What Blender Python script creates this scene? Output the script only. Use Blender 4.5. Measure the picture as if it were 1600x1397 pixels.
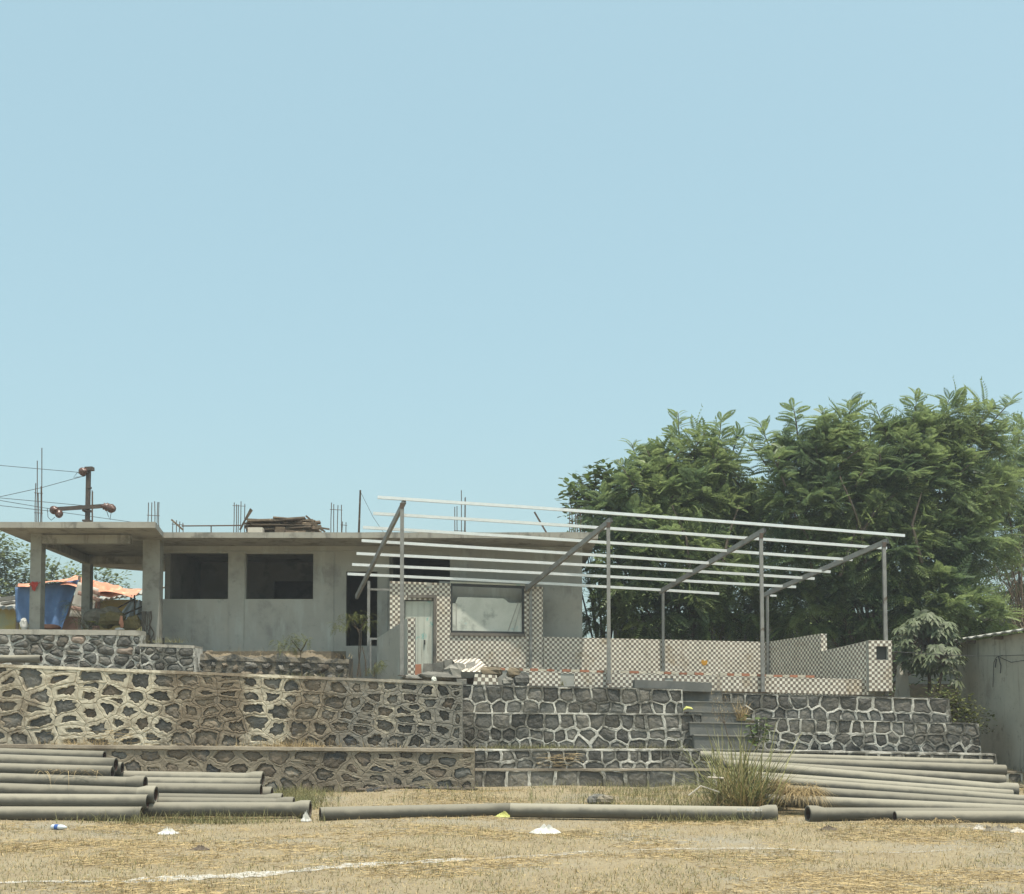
import bpy, math, random
import numpy as np
from mathutils import Vector, Matrix, noise
random.seed(7); np.random.seed(7)
for o in list(bpy.data.objects): bpy.data.objects.remove(o)
S = bpy.context.scene; COL = S.collection
R = math.radians; V = Vector

# ---------------------------------------------------------------- camera
FPX, CX, CY, PITCH, EYE = 1733.0, 800.0, 1034.0, R(2.5), 2.0
cam = bpy.data.cameras.new('camera'); co = bpy.data.objects.new('camera', cam); COL.objects.link(co)
co.location = (0, 0, EYE); co.rotation_euler = (R(90) + PITCH, 0, 0)
cam.sensor_fit = 'HORIZONTAL'; cam.sensor_width = 36; cam.lens = 36 * FPX / 1600
cam.shift_y = (CY - 698.5) / 1600; cam.clip_end = 6000; cam.clip_start = .1
S.camera = co
# ---------------------------------------------------------------- sky and sun
SUN = V((.12, -.23, 1.0)).normalized()
w = bpy.data.worlds.new('World'); S.world = w; w.use_nodes = True
nt = w.node_tree; bgn = nt.nodes['Background']
sk = nt.nodes.new('ShaderNodeTexSky'); sk.sky_type = 'NISHITA'; sk.sun_disc = False
sk.sun_elevation = math.asin(SUN.z); sk.sun_rotation = math.atan2(SUN.x, SUN.y)
sk.air_density = 1.2; sk.dust_density = 5.0; sk.ozone_density = .7; sk.altitude = 100
mx = nt.nodes.new('ShaderNodeMix'); mx.data_type = 'RGBA'; mx.blend_type = 'MIX'
mx.inputs[0].default_value = .30
mx.inputs[7].default_value = (5.0, 8.1, 7.75, 1)      # even pale haze colour over the whole sky
nt.links.new(sk.outputs[0], mx.inputs[6]); nt.links.new(mx.outputs[2], bgn.inputs[0])
bgn.inputs[1].default_value = .106
sd = bpy.data.lights.new('sun', 'SUN'); so = bpy.data.objects.new('sun', sd); COL.objects.link(so)
sd.energy = 3.2; sd.angle = R(1.0); sd.color = (1, .94, .83)
so.rotation_euler = (-SUN).to_track_quat('-Z', 'Y').to_euler()
S.view_settings.view_transform = 'Standard'; S.view_settings.look = 'None'
S.view_settings.gamma = 1; S.view_settings.use_curve_mapping = False
S.view_settings.exposure = 0.6

# ---------------------------------------------------------------- helpers
cp, sp = math.cos(PITCH), math.sin(PITCH)
def ray(px, py):
    dx = (px - CX) / FPX; dy = (CY - py) / FPX
    return V((dx, cp - dy * sp, sp + dy * cp))
def P(px, py, Y):                      # point at depth Y seen at photo pixel
    r = ray(px, py); return V((0, 0, EYE)) + r * (Y / r.y)
def G(px, py, z=0.0):                  # point at height z seen at photo pixel
    r = ray(px, py); return V((0, 0, EYE)) + r * ((z - EYE) / r.z)
WL = {}
def wl(o): return WL.get(o.name, V((0, 0, 0)))
def tag(o, label=None, cat=None, group=None, kind=None):
    if label: o['label'] = label
    if cat: o['category'] = cat
    if group: o['group'] = group
    if kind: o['kind'] = kind
    return o
def thing(name, label, cat, loc, group=None):
    o = bpy.data.objects.new(name, None); COL.objects.link(o); o.location = loc; o.empty_display_size = .2
    WL[o.name] = V(loc); return tag(o, label, cat, group)
def link_mesh(name, me, parent, loc):
    o = bpy.data.objects.new(name, me); COL.objects.link(o)
    if parent: o.parent = parent; WL[o.name] = wl(parent)
    else: o.location = loc; WL[o.name] = V(loc)
    return o
class MB:
    def __init__(s): s.v = []; s.f = []; s.m = []
    def add(s, vs, fs, m=0):
        b = len(s.v); s.v += [V(x) for x in vs]
        for f in fs: s.f.append([b + i for i in f]); s.m.append(m)
    def hexa(s, c, m=0):               # 8 corners: bottom 4 loop, top 4 loop
        s.add(c, [(3,2,1,0),(4,5,6,7),(0,1,5,4),(1,2,6,5),(2,3,7,6),(3,0,4,7)], m)
    def box(s, a, b, m=0):
        x0,y0,z0 = a; x1,y1,z1 = b
        s.hexa([(x0,y0,z0),(x1,y0,z0),(x1,y1,z0),(x0,y1,z0),(x0,y0,z1),(x1,y0,z1),(x1,y1,z1),(x0,y1,z1)], m)
    def bar(s, p, q, w, h=None, m=0, up=V((0,0,1))):
        h = h or w; p = V(p); q = V(q); d = (q - p).normalized()
        x = d.cross(up)
        if x.length < 1e-3: x = d.cross(V((0,1,0)))
        x.normalize(); y = x.cross(d); a = x * w / 2; b = y * h / 2
        s.hexa([p-a-b, p+a-b, q+a-b, q-a-b, p-a+b, p+a+b, q+a+b, q-a+b], m)
    def tube(s, pts, rad, n=6, m=0, cap=True):
        pts = [V(p) for p in pts]; k = len(pts)
        if not hasattr(rad, '__len__'): rad = [rad] * k
        b = len(s.v); prev = None
        for i, p in enumerate(pts):
            d = (pts[min(i+1,k-1)] - pts[max(i-1,0)])
            d = d.normalized() if d.length > 1e-9 else V((0,0,1))
            x = d.cross(V((0,0,1))) if prev is None else prev - d * prev.dot(d)
            if x.length < 1e-3: x = d.cross(V((0,1,0)))
            x.normalize(); prev = x; y = d.cross(x)
            for j in range(n):
                a = 2 * math.pi * j / n; s.v.append(p + (x * math.cos(a) + y * math.sin(a)) * rad[i])
        for i in range(k - 1):
            for j in range(n):
                s.f.append([b+i*n+j, b+i*n+(j+1)%n, b+(i+1)*n+(j+1)%n, b+(i+1)*n+j]); s.m.append(m)
        if cap:
            s.f.append([b+j for j in range(n)][::-1]); s.m.append(m)
            s.f.append([b+(k-1)*n+j for j in range(n)]); s.m.append(m)
    def lathe(s, c, prof, axis=V((0,0,1)), n=14, m=0):      # prof: (radius, height)
        axis = V(axis).normalized(); x = axis.orthogonal().normalized(); y = axis.cross(x); b = len(s.v); c = V(c)
        for r_, h in prof:
            for j in range(n):
                a = 2*math.pi*j/n; s.v.append(c + axis*h + (x*math.cos(a)+y*math.sin(a))*r_)
        for i in range(len(prof)-1):
            for j in range(n):
                s.f.append([b+i*n+j, b+i*n+(j+1)%n, b+(i+1)*n+(j+1)%n, b+(i+1)*n+j]); s.m.append(m)
    def build(s, name, mats, parent=None, smooth=False, loc=None):
        if not isinstance(mats, (list, tuple)): mats = [mats]
        if parent: L = wl(parent)
        elif loc is not None: L = V(loc)
        else:
            a = np.array([tuple(v) for v in s.v]); L = V(((a[:,0].min()+a[:,0].max())/2, (a[:,1].min()+a[:,1].max())/2, a[:,2].min()))
        me = bpy.data.meshes.new(name); me.from_pydata([tuple(v - L) for v in s.v], [], s.f)
        for m_ in mats: me.materials.append(m_)
        if len(mats) > 1: me.polygons.foreach_set('material_index', s.m)
        if smooth: me.polygons.foreach_set('use_smooth', [True] * len(s.f))
        me.update()
        return link_mesh(name, me, parent, L)
def build_np(name, verts, quads, mats, parent=None, loc=(0,0,0), mi=None, smooth=False):
    L = np.array(tuple(wl(parent))) if parent else np.array(tuple(loc))
    me = bpy.data.meshes.new(name); n = len(quads); k = quads.shape[1]
    me.vertices.add(len(verts)); me.vertices.foreach_set('co', (verts - L).astype(np.float32).ravel())
    me.loops.add(n * k); me.loops.foreach_set('vertex_index', quads.astype(np.int32).ravel())
    me.polygons.add(n); me.polygons.foreach_set('loop_start', np.arange(n, dtype=np.int32) * k)
    me.polygons.foreach_set('loop_total', np.full(n, k, dtype=np.int32))
    if not isinstance(mats, (list, tuple)): mats = [mats]
    for m in mats: me.materials.append(m)
    if mi is not None: me.polygons.foreach_set('material_index', np.asarray(mi, dtype=np.int32))
    if smooth: me.polygons.foreach_set('use_smooth', np.ones(n, dtype=bool))
    me.update(calc_edges=True); me.validate()
    return link_mesh(name, me, parent, loc)
def copy_tree(o, parent=None):
    c = o.copy(); COL.objects.link(c); c.parent = parent
    for ch in o.children: copy_tree(ch, c)
    return c
def rnd(a, b): return random.uniform(a, b)

# ---------------------------------------------------------------- materials
def M(name, c1, c2, scale=2., rough=.9, c3=None, s3=.7, lo=.5, hi=.65, bump=.25, bscale=25., bdist=.02,
      island=0., objr=0., streak=None, kstreak=(3., .3), slo=.5, shi=.7, metallic=0., spec=.25, speck=None, transl=0., c4=None, s4=4., lo4=.55, hi4=.7, xd=None, xcol=(.205,.165,.115), xd2=(), up_tint=None):
    m = bpy.data.materials.new(name); m.use_nodes = True; t = m.node_tree; N = t.nodes; Lk = t.links
    b = N['Principled BSDF']; out = N['Material Output']
    geo = N.new('ShaderNodeNewGeometry'); pos = geo.outputs['Position']
    def nz(sc, det=6, src=None, r=.6):
        n = N.new('ShaderNodeTexNoise'); n.inputs['Scale'].default_value = sc; n.inputs['Detail'].default_value = det
        n.inputs['Roughness'].default_value = r; Lk.new(src or pos, n.inputs['Vector']); return n.outputs['Fac']
    def ramp(fac, lo, hi):
        r_ = N.new('ShaderNodeMapRange'); r_.interpolation_type = 'SMOOTHSTEP'; r_.inputs[1].default_value = lo; r_.inputs[2].default_value = hi
        Lk.new(fac, r_.inputs[0]); return r_.outputs[0]
    def mix(fac, a, c, bt='MIX'):
        x = N.new('ShaderNodeMix'); x.data_type = 'RGBA'; x.blend_type = bt
        for i, q in ((0, fac), (6, a), (7, c)):
            if isinstance(q, (tuple, list)): x.inputs[i].default_value = (*q, 1) if len(q) == 3 else q
            elif isinstance(q, (int, float)): x.inputs[i].default_value = q
            else: Lk.new(q, x.inputs[i])
        return x.outputs[2]
    c = mix(ramp(nz(scale), .3, .7), c1, c2)
    if c4: c = mix(ramp(nz(s4, 8, r=.7), lo4, hi4), c, c4)
    if c3: c = mix(ramp(nz(s3, 8, r=.65), lo, hi), c, c3)
    if streak:
        mp = N.new('ShaderNodeMapping'); mp.inputs['Scale'].default_value = (kstreak[0], kstreak[0], kstreak[1]); Lk.new(pos, mp.inputs['Vector'])
        c = mix(ramp(nz(1., 7, mp.outputs[0], .65), slo, shi), c, streak)
    for xd, xcol in ([(xd, xcol)] + list(xd2) if xd else []):      # stains whose strength varies along the wall
        sx = N.new('ShaderNodeSeparateXYZ'); Lk.new(pos, sx.inputs[0]); cr = N.new('ShaderNodeValToRGB'); mr0 = N.new('ShaderNodeMapRange'); mr0.inputs[1].default_value = xd[0][0]; mr0.inputs[2].default_value = xd[-1][0]
        Lk.new(sx.outputs[0], mr0.inputs[0]); Lk.new(mr0.outputs[0], cr.inputs[0])
        for i, (x, a) in enumerate(xd):
            p = (x - xd[0][0]) / (xd[-1][0] - xd[0][0]); e = cr.color_ramp.elements[i] if i < 2 else cr.color_ramp.elements.new(p)
            e.position = p; e.color = (a, a, a, 1)
        ad = N.new('ShaderNodeMath'); ad.operation = 'ADD'; Lk.new(cr.outputs[0], ad.inputs[0]); Lk.new(nz(1.1, 8, r=.7), ad.inputs[1]); ad2 = N.new('ShaderNodeMath'); ad2.operation = 'ADD'; Lk.new(ad.outputs[0], ad2.inputs[0]); Lk.new(nz(3.7, 8, r=.75), ad2.inputs[1]); c = mix(ramp(ad2.outputs[0], 1.18, 1.72), c, xcol)
    if up_tint:                            # second tint on upward-facing surfaces, broken up by noise
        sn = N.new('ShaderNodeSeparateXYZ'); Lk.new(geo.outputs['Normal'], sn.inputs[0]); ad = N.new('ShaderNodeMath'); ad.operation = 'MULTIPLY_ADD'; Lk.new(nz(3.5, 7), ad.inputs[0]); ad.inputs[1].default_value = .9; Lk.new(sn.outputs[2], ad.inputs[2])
        c = mix(ramp(ad.outputs[0], .42, 1.22), c, up_tint)
    for amt, src in ((island, geo.outputs['Random Per Island'] if island else None), (objr, None)):
        if not amt: continue
        if src is None:
            oi = N.new('ShaderNodeObjectInfo'); src = oi.outputs['Random']
        mr = N.new('ShaderNodeMapRange'); mr.inputs[3].default_value = 1 - amt; mr.inputs[4].default_value = 1 + amt; Lk.new(src, mr.inputs[0])
        h = N.new('ShaderNodeHueSaturation'); Lk.new(mr.outputs[0], h.inputs['Value']); Lk.new(c, h.inputs['Color']); c = h.outputs[0]
    Lk.new(c, b.inputs['Base Color']); b.inputs['Roughness'].default_value = rough; b.inputs['Metallic'].default_value = metallic
    b.inputs['Specular IOR Level'].default_value = spec
    if bump:
        bp = N.new('ShaderNodeBump'); bp.inputs['Strength'].default_value = bump; bp.inputs['Distance'].default_value = bdist
        Lk.new(nz(bscale, 8, r=.65), bp.inputs['Height']); Lk.new(bp.outputs[0], b.inputs['Normal'])
    if transl:
        tr = N.new('ShaderNodeBsdfTranslucent'); Lk.new(c, tr.inputs[0]); ms = N.new('ShaderNodeMixShader'); ms.inputs[0].default_value = transl
        Lk.new(b.outputs[0], ms.inputs[1]); Lk.new(tr.outputs[0], ms.inputs[2]); Lk.new(ms.outputs[0], out.inputs[0])
    return m
m_ground = M('dry_ground', (.315,.262,.165), (.27,.218,.135), 1.2, .95, c3=(.285,.255,.19), s3=.33, lo=.49, hi=.64, c4=(.30,.245,.15), s4=3.2, lo4=.5, hi4=.68, streak=(.19,.15,.09), kstreak=(14,14), slo=.53, shi=.68, bump=.9, bscale=22, bdist=.03)
m_earth = M('terrace_earth', (.185,.15,.10), (.13,.112,.082), 2.5, .95, c3=(.225,.18,.115), s3=2.2, bump=.6, bscale=20)
m_conc = M('grey_plaster', (.42,.41,.355), (.35,.345,.30), .8, .9, c3=(.27,.265,.235), s3=.9, lo=.52, hi=.72, streak=(.44,.455,.405), kstreak=(2.2,.5), slo=.5, shi=.7, c4=(.25,.245,.215), s4=2.5, lo4=.57, hi4=.75, bump=.2, bscale=12)
m_slab = M('slab_concrete', (.38,.36,.30), (.31,.29,.245), 1.5, .9, c3=(.19,.18,.15), s3=1.4, lo=.52, hi=.66, streak=(.2,.19,.16), kstreak=(5,.6), slo=.52, shi=.7, bump=.25, bscale=14)
m_column = M('column_concrete', (.34,.33,.28), (.28,.27,.23), 2, .9, c3=(.22,.21,.18), s3=2, bump=.2)
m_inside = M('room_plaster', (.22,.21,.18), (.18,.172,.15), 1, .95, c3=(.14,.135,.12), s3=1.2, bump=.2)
m_stone_dark = M('dark_basalt', (.09,.091,.083), (.14,.136,.118), 5, .75, xd=[(-14,.30),(-12.4,.40),(-11.4,.05),(-9.3,.10),(-8.3,.55),(-6.9,.55),(-6.4,.2),(-5.8,.2),(-5.2,.5),(-3.6,.5),(-2.8,.3),(-1,.2),(2,.1),(14,.15)], objr=.42, bump=.7, bscale=9, bdist=.05, spec=.3)
m_stone_blue = M('blue_basalt', (.10,.098,.088), (.17,.158,.13), 5, .7, c3=(.115,.105,.085), s3=1.1, lo=.52, hi=.66, objr=.42, bump=.8, bscale=9, bdist=.05, spec=.3)
m_stone_brown = M('brown_stone', (.12,.10,.075), (.19,.155,.115), 4, .9, c3=(.07,.072,.07), s3=1.0, lo=.5, hi=.6, objr=.35, bump=.7, bscale=9, bdist=.05)
m_mortar_left = M('cream_mortar', (.62,.57,.44), (.48,.43,.32), 2.5, .95, xd=[(-14,.40),(-12.4,.50),(-11.4,.16),(-9.5,.16),(-8.2,.66),(-6.9,.66),(-6.4,.30),(-5.8,.30),(-5.2,.66),(-3.6,.62),(-2.8,.42),(-1,.40)], xd2=[([(-14,.0),(-5.5,.1),(-4,.5),(-1,.72)], (.21,.20,.17))], c4=(.33,.28,.20), s4=2.6, lo4=.52, hi4=.66, streak=(.15,.115,.08), kstreak=(1.6,.35), slo=.54, shi=.72, bump=.6, bscale=22)
m_mortar_low = M('dusty_mortar', (.27,.235,.175), (.215,.185,.14), 2.5, .95, c3=(.16,.135,.10), s3=.6, lo=.47, hi=.6, c4=(.34,.31,.24), s4=3, lo4=.56, hi4=.7, bump=.6, bscale=22)
m_mortar_grey = M('grey_mortar', (.64,.62,.55), (.42,.41,.36), 3, .95, c3=(.15,.145,.122), s3=1.1, lo=.45, hi=.56, c4=(.15,.145,.125), s4=3.5, lo4=.56, hi4=.66, bump=.6, bscale=22)
m_black_step = M('black_step_stone', (.13,.135,.125), (.18,.18,.165), 3, .7, c3=(.20,.185,.15), s3=1.5, lo=.55, hi=.7, bump=.3, bscale=14)
m_tread = M('step_edge', (.25,.245,.21), (.18,.175,.155), 3, .85, bump=.3)
m_tile_light = M('cream_tile', (.86,.81,.69), (.81,.76,.63), 1.5, .4, c3=(.56,.47,.34), s3=1.3, lo=.54, hi=.75, streak=(.52,.45,.34), kstreak=(2.5,.5), slo=.56, shi=.76, island=.08, bump=.05, spec=.4)
m_tile_dark = M('brown_grey_tile', (.245,.20,.155), (.205,.17,.135), 1.5, .4, c3=(.21,.16,.10), s3=1.3, lo=.56, hi=.75, island=.22, bump=.05, spec=.4)
m_brick = M('orange_brick', (.45,.20,.12), (.36,.165,.10), 6, .9, objr=.2, bump=.3)
m_brick_white = M('white_brick', (.66,.60,.48), (.52,.47,.36), 6, .9, objr=.15, bump=.3)
m_steel = M('grey_steel', (.30,.295,.27), (.23,.225,.205), 5, .5, c3=(.13,.10,.07), s3=3, lo=.6, hi=.72, metallic=.25, bump=.06)
m_galv = M('galvanised_steel', (.86,.87,.84), (.78,.79,.76), 6, .42, metallic=.55, bump=.04, spec=.5)
m_rust = M('rusty_bar', (.085,.07,.06), (.13,.09,.065), 8, .8, bump=.2)
m_wood = M('weathered_wood', (.15,.115,.08), (.09,.07,.05), 7, .95, c3=(.26,.21,.15), s3=4, lo=.55, hi=.65, objr=.45, bump=.5, bscale=30)
m_pipe = M('cement_pipe', (.115,.11,.09), (.09,.088,.074), 2.5, .85, c3=(.10,.098,.08), s3=1.6, lo=.52, hi=.7, up_tint=(.25,.232,.18), c4=(.06,.055,.045), s4=5, lo4=.62, hi4=.72, objr=.24, bump=.15, bscale=30, spec=.2)
m_bank = M('bank_rubble', (.15,.14,.115), (.22,.19,.14), 4, .95, c3=(.085,.085,.075), s3=3, lo=.48, hi=.58, bump=.9, bscale=12, bdist=.05)
m_bore = M('pipe_bore', (.10,.06,.045), (.06,.045,.035), 6, .95, bump=.2)
m_leaf = M('feathery_leaf', (.195,.262,.105), (.25,.312,.12), .7, .42, c3=(.115,.17,.078), s3=.45, lo=.48, hi=.60, c4=(.37,.40,.15), s4=1.3, lo4=.60, hi4=.74, island=.35, bump=0, spec=.45, transl=.46)
m_leaf_round = M('round_leaf', (.09,.13,.04), (.13,.18,.05), .9, .42, island=.35, bump=0, spec=.45, transl=.25)
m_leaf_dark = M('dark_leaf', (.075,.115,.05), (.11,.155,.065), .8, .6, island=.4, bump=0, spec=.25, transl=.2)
m_leaf_far = M('far_leaf', (.16,.20,.08), (.22,.26,.11), .4, .8, island=.35, bump=0, spec=.2, transl=.3)
m_leaf_palm = M('grey_green_leaf', (.145,.17,.095), (.10,.125,.065), 1.2, .55, island=.3, bump=0, spec=.35, transl=.2)
m_leaf_shrub = M('shrub_leaf', (.18,.19,.06), (.11,.13,.04), 2, .6, island=.4, bump=0, spec=.3, transl=.25)
m_grass = M('green_grass', (.16,.165,.07), (.22,.20,.095), 1.5, .7, island=.4, bump=0, spec=.2, transl=.2)
m_drygrass = M('dry_straw', (.45,.345,.18), (.35,.265,.135), 2, .8, island=.4, bump=0, spec=.2, transl=.15)
m_clump = M('tall_grass', (.18,.20,.08), (.29,.27,.125), 1.5, .6, island=.45, bump=0, spec=.3, transl=.2)
m_bark = M('bark', (.10,.08,.06), (.15,.12,.09), 6, .95, bump=.5)
m_door = M('painted_door', (.64,.65,.55), (.55,.57,.48), 2, .8, streak=(.30,.28,.21), kstreak=(9,.5), slo=.54, shi=.72, c3=(.16,.46,.40), s3=2.1, lo=.60, hi=.72, bump=.1)
m_frame = M('door_frame_grey', (.20,.18,.15), (.15,.135,.115), 4, .8, bump=.1)
m_winframe = M('dark_window_frame', (.05,.052,.05), (.07,.07,.065), 4, .5, bump=0)
m_board = M('white_board', (.66,.67,.59), (.56,.58,.50), 2.2, .9, c3=(.36,.38,.33), s3=1.6, c4=(.40,.52,.48), s4=2.6, lo4=.6, hi4=.7, bump=.15)
m_shed = M('shed_plaster', (.46,.44,.36), (.38,.365,.30), .8, .92, streak=(.24,.23,.19), kstreak=(6,.5), slo=.52, shi=.7, c3=(.30,.28,.225), s3=1.1, lo=.52, hi=.68, c4=(.26,.245,.20), s4=4, lo4=.56, hi4=.7, bump=.5, bscale=10)
m_sheet = M('roof_sheet', (.44,.43,.38), (.33,.32,.28), 3, .6, bump=.1)
m_rubble = M('rubble_concrete', (.24,.23,.195), (.16,.155,.135), 5, .95, objr=.2, bump=.7, bscale=14)
m_blue = M('blue_tarp', (.10,.18,.33), (.07,.13,.25), 1.2, .6, c3=(.16,.30,.48), s3=1.1, lo=.55, hi=.68, bump=.2, bscale=5, bdist=.05)
m_orange = M('orange_tarp', (.64,.29,.18), (.55,.23,.14), 1, .7, streak=(.75,.45,.28), kstreak=(3.5,.6), bump=.2, bscale=4)
m_cloth = M('pale_cloth', (.56,.52,.44), (.48,.43,.36), 2, .9, bump=.2)
m_pinkcloth = M('brown_cloth', (.33,.20,.15), (.28,.17,.13), 2, .9, bump=.2)
m_yellow = M('yellow_wash', (.44,.37,.13), (.38,.31,.11), 1.5, .9, c3=(.32,.33,.20), s3=1, bump=.15)
m_white = M('white_plastic', (.60,.59,.54), (.50,.49,.44), 8, .5, bump=.3, bscale=15)
m_red = M('red_paint', (.42,.05,.035), (.34,.045,.03), 4, .6, bump=0)
m_orangemark = M('turmeric_mark', (.62,.33,.05), (.5,.25,.04), 9, .8, bump=0)
m_sack = M('brown_sack', (.22,.17,.07), (.15,.115,.05), 5, .9, bump=.5)
m_insul = M('brown_insulator', (.13,.06,.04), (.09,.045,.03), 5, .3, bump=0, spec=.6)
m_pole = M('dark_pole_steel', (.075,.062,.052), (.11,.085,.065), 6, .8, bump=.2)
m_wire = M('black_wire', (.05,.05,.05), (.07,.07,.07), 4, .7, bump=0)
m_greenplastic = M('lime_scrap', (.50,.52,.18), (.44,.44,.14), 6, .6, bump=.2)
m_gwater = M('clear_plastic', (.62,.68,.70), (.55,.60,.64), 6, .25, bump=0, spec=.6)
m_bluelabel = M('blue_label', (.06,.14,.40), (.05,.11,.33), 6, .5, bump=0)
m_pink = M('pinkish_stone', (.38,.29,.23), (.30,.25,.2), 5, .9, objr=.2, bump=.5, bscale=9)
m_chalk = M('chalk', (.64,.62,.56), (.54,.51,.44), 5, .95, bump=.1)
def alpha_noise(m, sc, lo, hi):
    t = m.node_tree; N = t.nodes; out = N['Material Output']; src = out.inputs[0].links[0].from_socket
    g = N.new('ShaderNodeNewGeometry'); n = N.new('ShaderNodeTexNoise'); n.inputs['Scale'].default_value = sc; n.inputs['Detail'].default_value = 8; n.inputs['Roughness'].default_value = .75
    r_ = N.new('ShaderNodeMapRange'); r_.inputs[1].default_value = lo; r_.inputs[2].default_value = hi
    tr = N.new('ShaderNodeBsdfTransparent'); ms = N.new('ShaderNodeMixShader')
    t.links.new(g.outputs['Position'], n.inputs['Vector']); t.links.new(n.outputs['Fac'], r_.inputs[0]); t.links.new(r_.outputs[0], ms.inputs[0])
    t.links.new(tr.outputs[0], ms.inputs[1]); t.links.new(src, ms.inputs[2]); t.links.new(ms.outputs[0], out.inputs[0])
m_chalk_faint = M('faint_chalk', (.56,.53,.45), (.48,.44,.36), 5, .95, bump=.1); alpha_noise(m_chalk_faint, 16, .40, .66)
alpha_noise(m_chalk, 14, .33, .62)
# ---------------------------------------------------------------- ground and terraces
def sstep(a, b, x):
    t = min(1, max(0, (x - a) / (b - a))); return t * t * (3 - 2 * t)
def gz(x, y):
    e = sstep(-22, -18, x) * sstep(22, 18, x) * sstep(6, 9, y)
    z = .018 * noise.noise((x * 1.3, y * 1.3, 0)) + .010 * noise.noise((x * 5, y * 5, 3)) + .05 * noise.noise((x * .25, y * .25, 9))
    z += .17 * sstep(23.5, 26.8, y) * (.6 + .6 * noise.noise((x * .5, y * .6, 5))) * sstep(-4.0, -2.5, x + .0 * y)
    z += .30 * sstep(26.5, 30, y) * sstep(11.5, 13.2, x)
    return z * e
def ground():
    xs = [-3000,-400,-80,-30] + list(np.arange(-20, 20.01, .2)) + [30,80,400,3000]
    ys = [-400,-60,0] + list(np.arange(6, 32.01, .2)) + [45,90,400,4000]
    mb = MB(); nx = len(xs)
    for y in ys:
        for x in xs: mb.v.append(V((x, y, gz(x, y) if -20 <= x <= 20 and 6 <= y <= 32 else 0)))
    for j in range(len(ys) - 1):
        for i in range(nx - 1): mb.f.append([j*nx+i, j*nx+i+1, (j+1)*nx+i+1, (j+1)*nx+i]); mb.m.append(0)
    tag(mb.build('ground', m_ground, smooth=True, loc=(0,0,0)), kind='structure')
ground()
def terrace():
    mb = MB()
    mb.box((-30, 27.3, -.3), (-1.15, 28.1, 1.0))
    mb.box((-34, 28.25, -.3), (-1.6, 32.2, 2.62))
    mb.box((-1.59, 29.58, -.3), (1.0, 38, 2.44)); mb.box((1.01, 30.4, -.3), (11.2, 38, 2.28))
    mb.box((-1.59, 28.4, -.3), (5.0, 28.95, .975))
    mb.box((-40, 31.35, 2.0), (-11.0, 140, 4.28))
    mb.box((-10.98, 32.45, 2.0), (-5.3, 34.98, 3.72))
    mb.box((-10.98, 34.99, 2.0), (3.0, 60, 3.86))
    mb.box((3.02, 38.01, -.3), (60, 140, 2.9))
    tag(mb.build('terrace', m_earth, loc=(0,0,0)), kind='structure')
terrace()
def chalk():
    mb = MB()
    def strip(pts, wd):
        nonlocal mb
        q = []
        for (ax, ay), (bx, by) in zip(pts[:-1], pts[1:]):
            n = max(2, int(abs(bx - ax) / 6))
            for i in range(n): q.append((ax + (bx-ax)*i/n, ay + (by-ay)*i/n))
        b = len(mb.v)
        for i, (x, y) in enumerate(q):
            c = G(x, y); ww = wd * (.65 + .6 * noise.noise((i * .35, wd * 9, 0))) * min(1, (i + 1) / 4, (len(q) - i) / 4)
            for s in (-1, 1):
                p = c + V((0, s * ww * rnd(.85, 1.15), 0)); p.z = gz(p.x, p.y) + .008; mb.v.append(p)
        for i in range(len(q) - 1): mb.f.append([b+2*i, b+2*i+2, b+2*i+3, b+2*i+1]); mb.m.append(0)
    strip([(-40,1385),(45,1381),(120,1379),(190,1377)], .17)
    strip([(190,1377),(290,1372),(350,1369),(420,1364),(480,1357),(560,1351),(640,1347),(735,1342)], .27)
    tag(mb.build('chalk_line', m_chalk, loc=(0,0,0)), kind='structure'); mb = MB()
    strip([(725,1342.5),(800,1339),(862,1336),(950,1331.5)], .18)
    strip([(985,1330.5),(1040,1329),(1135,1327),(1232,1328),(1312,1330),(1330,1330.3)], .11); strip([(1345,1331),(1400,1332),(1500,1328)], .06)
    tag(mb.build('chalk_line', m_chalk_faint, loc=(0,0,0)), kind='structure')
chalk()
def earth_bank():
    mb = MB(); nx, ny = 90, 8
    for j in range(ny+1):
        for i in range(nx+1):
            Y = 31.75 + 1.6*j/ny; p = P(302 + 232*i/nx, 1020, Y); t = j/ny
            p.z = 3.36 + .30*sstep(0,.55,t) + .12*noise.noise((p.x*1.6, Y*1.6, 3)) + .09*noise.noise((p.x*5, Y*5, 7)) + .05*noise.noise((p.x*13, Y*13, 2)) - .35*sstep(.86,1,i/nx) + .10*sstep(.2,0,i/nx); mb.v.append(p)
    for j in range(ny):
        for i in range(nx): k = j*(nx+1)+i; mb.f.append([k,k+1,k+nx+2,k+nx+1]); mb.m.append(0)
    tag(mb.build('earth_bank', m_earth, smooth=True, loc=(0,0,0)), kind='structure')
earth_bank()

# ---------------------------------------------------------------- stone walls
class Panel:
    def __init__(s, BL, BR, TR, TL):
        s.BL, s.BR, s.TR, s.TL = BL, BR, TR, TL
        e = BR - BL; e.z = 0; s.W = e.length; s.e = e.normalized(); s.n = s.e.cross(V((0,0,1))).normalized()
        s.H = ((TL.z - BL.z) + (TR.z - BR.z)) / 2
    def pt(s, u, v, d=0.):
        a = u / s.W; b = v / s.H
        return (s.BL * (1-a) + s.BR * a) * (1-b) + (s.TL * (1-a) + s.TR * a) * b + s.n * d
    def uv(s, px, py):
        r = ray(px, py); o = V((0,0,EYE)); t = (s.BL - o).dot(s.n) / r.dot(s.n); p = o + r * t
        u = (p - s.BL).dot(s.e); a = u / s.W; z0 = s.BL.z*(1-a)+s.BR.z*a; z1 = s.TL.z*(1-a)+s.TR.z*a
        return u, (p.z - z0) / (z1 - z0) * s.H
    def hole(s, x0, y0, x1, y1):
        a, d = s.uv(x0, y0); b, c = s.uv(x1, y1); return (min(a,b), max(a,b), min(c,d), max(c,d))
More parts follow.
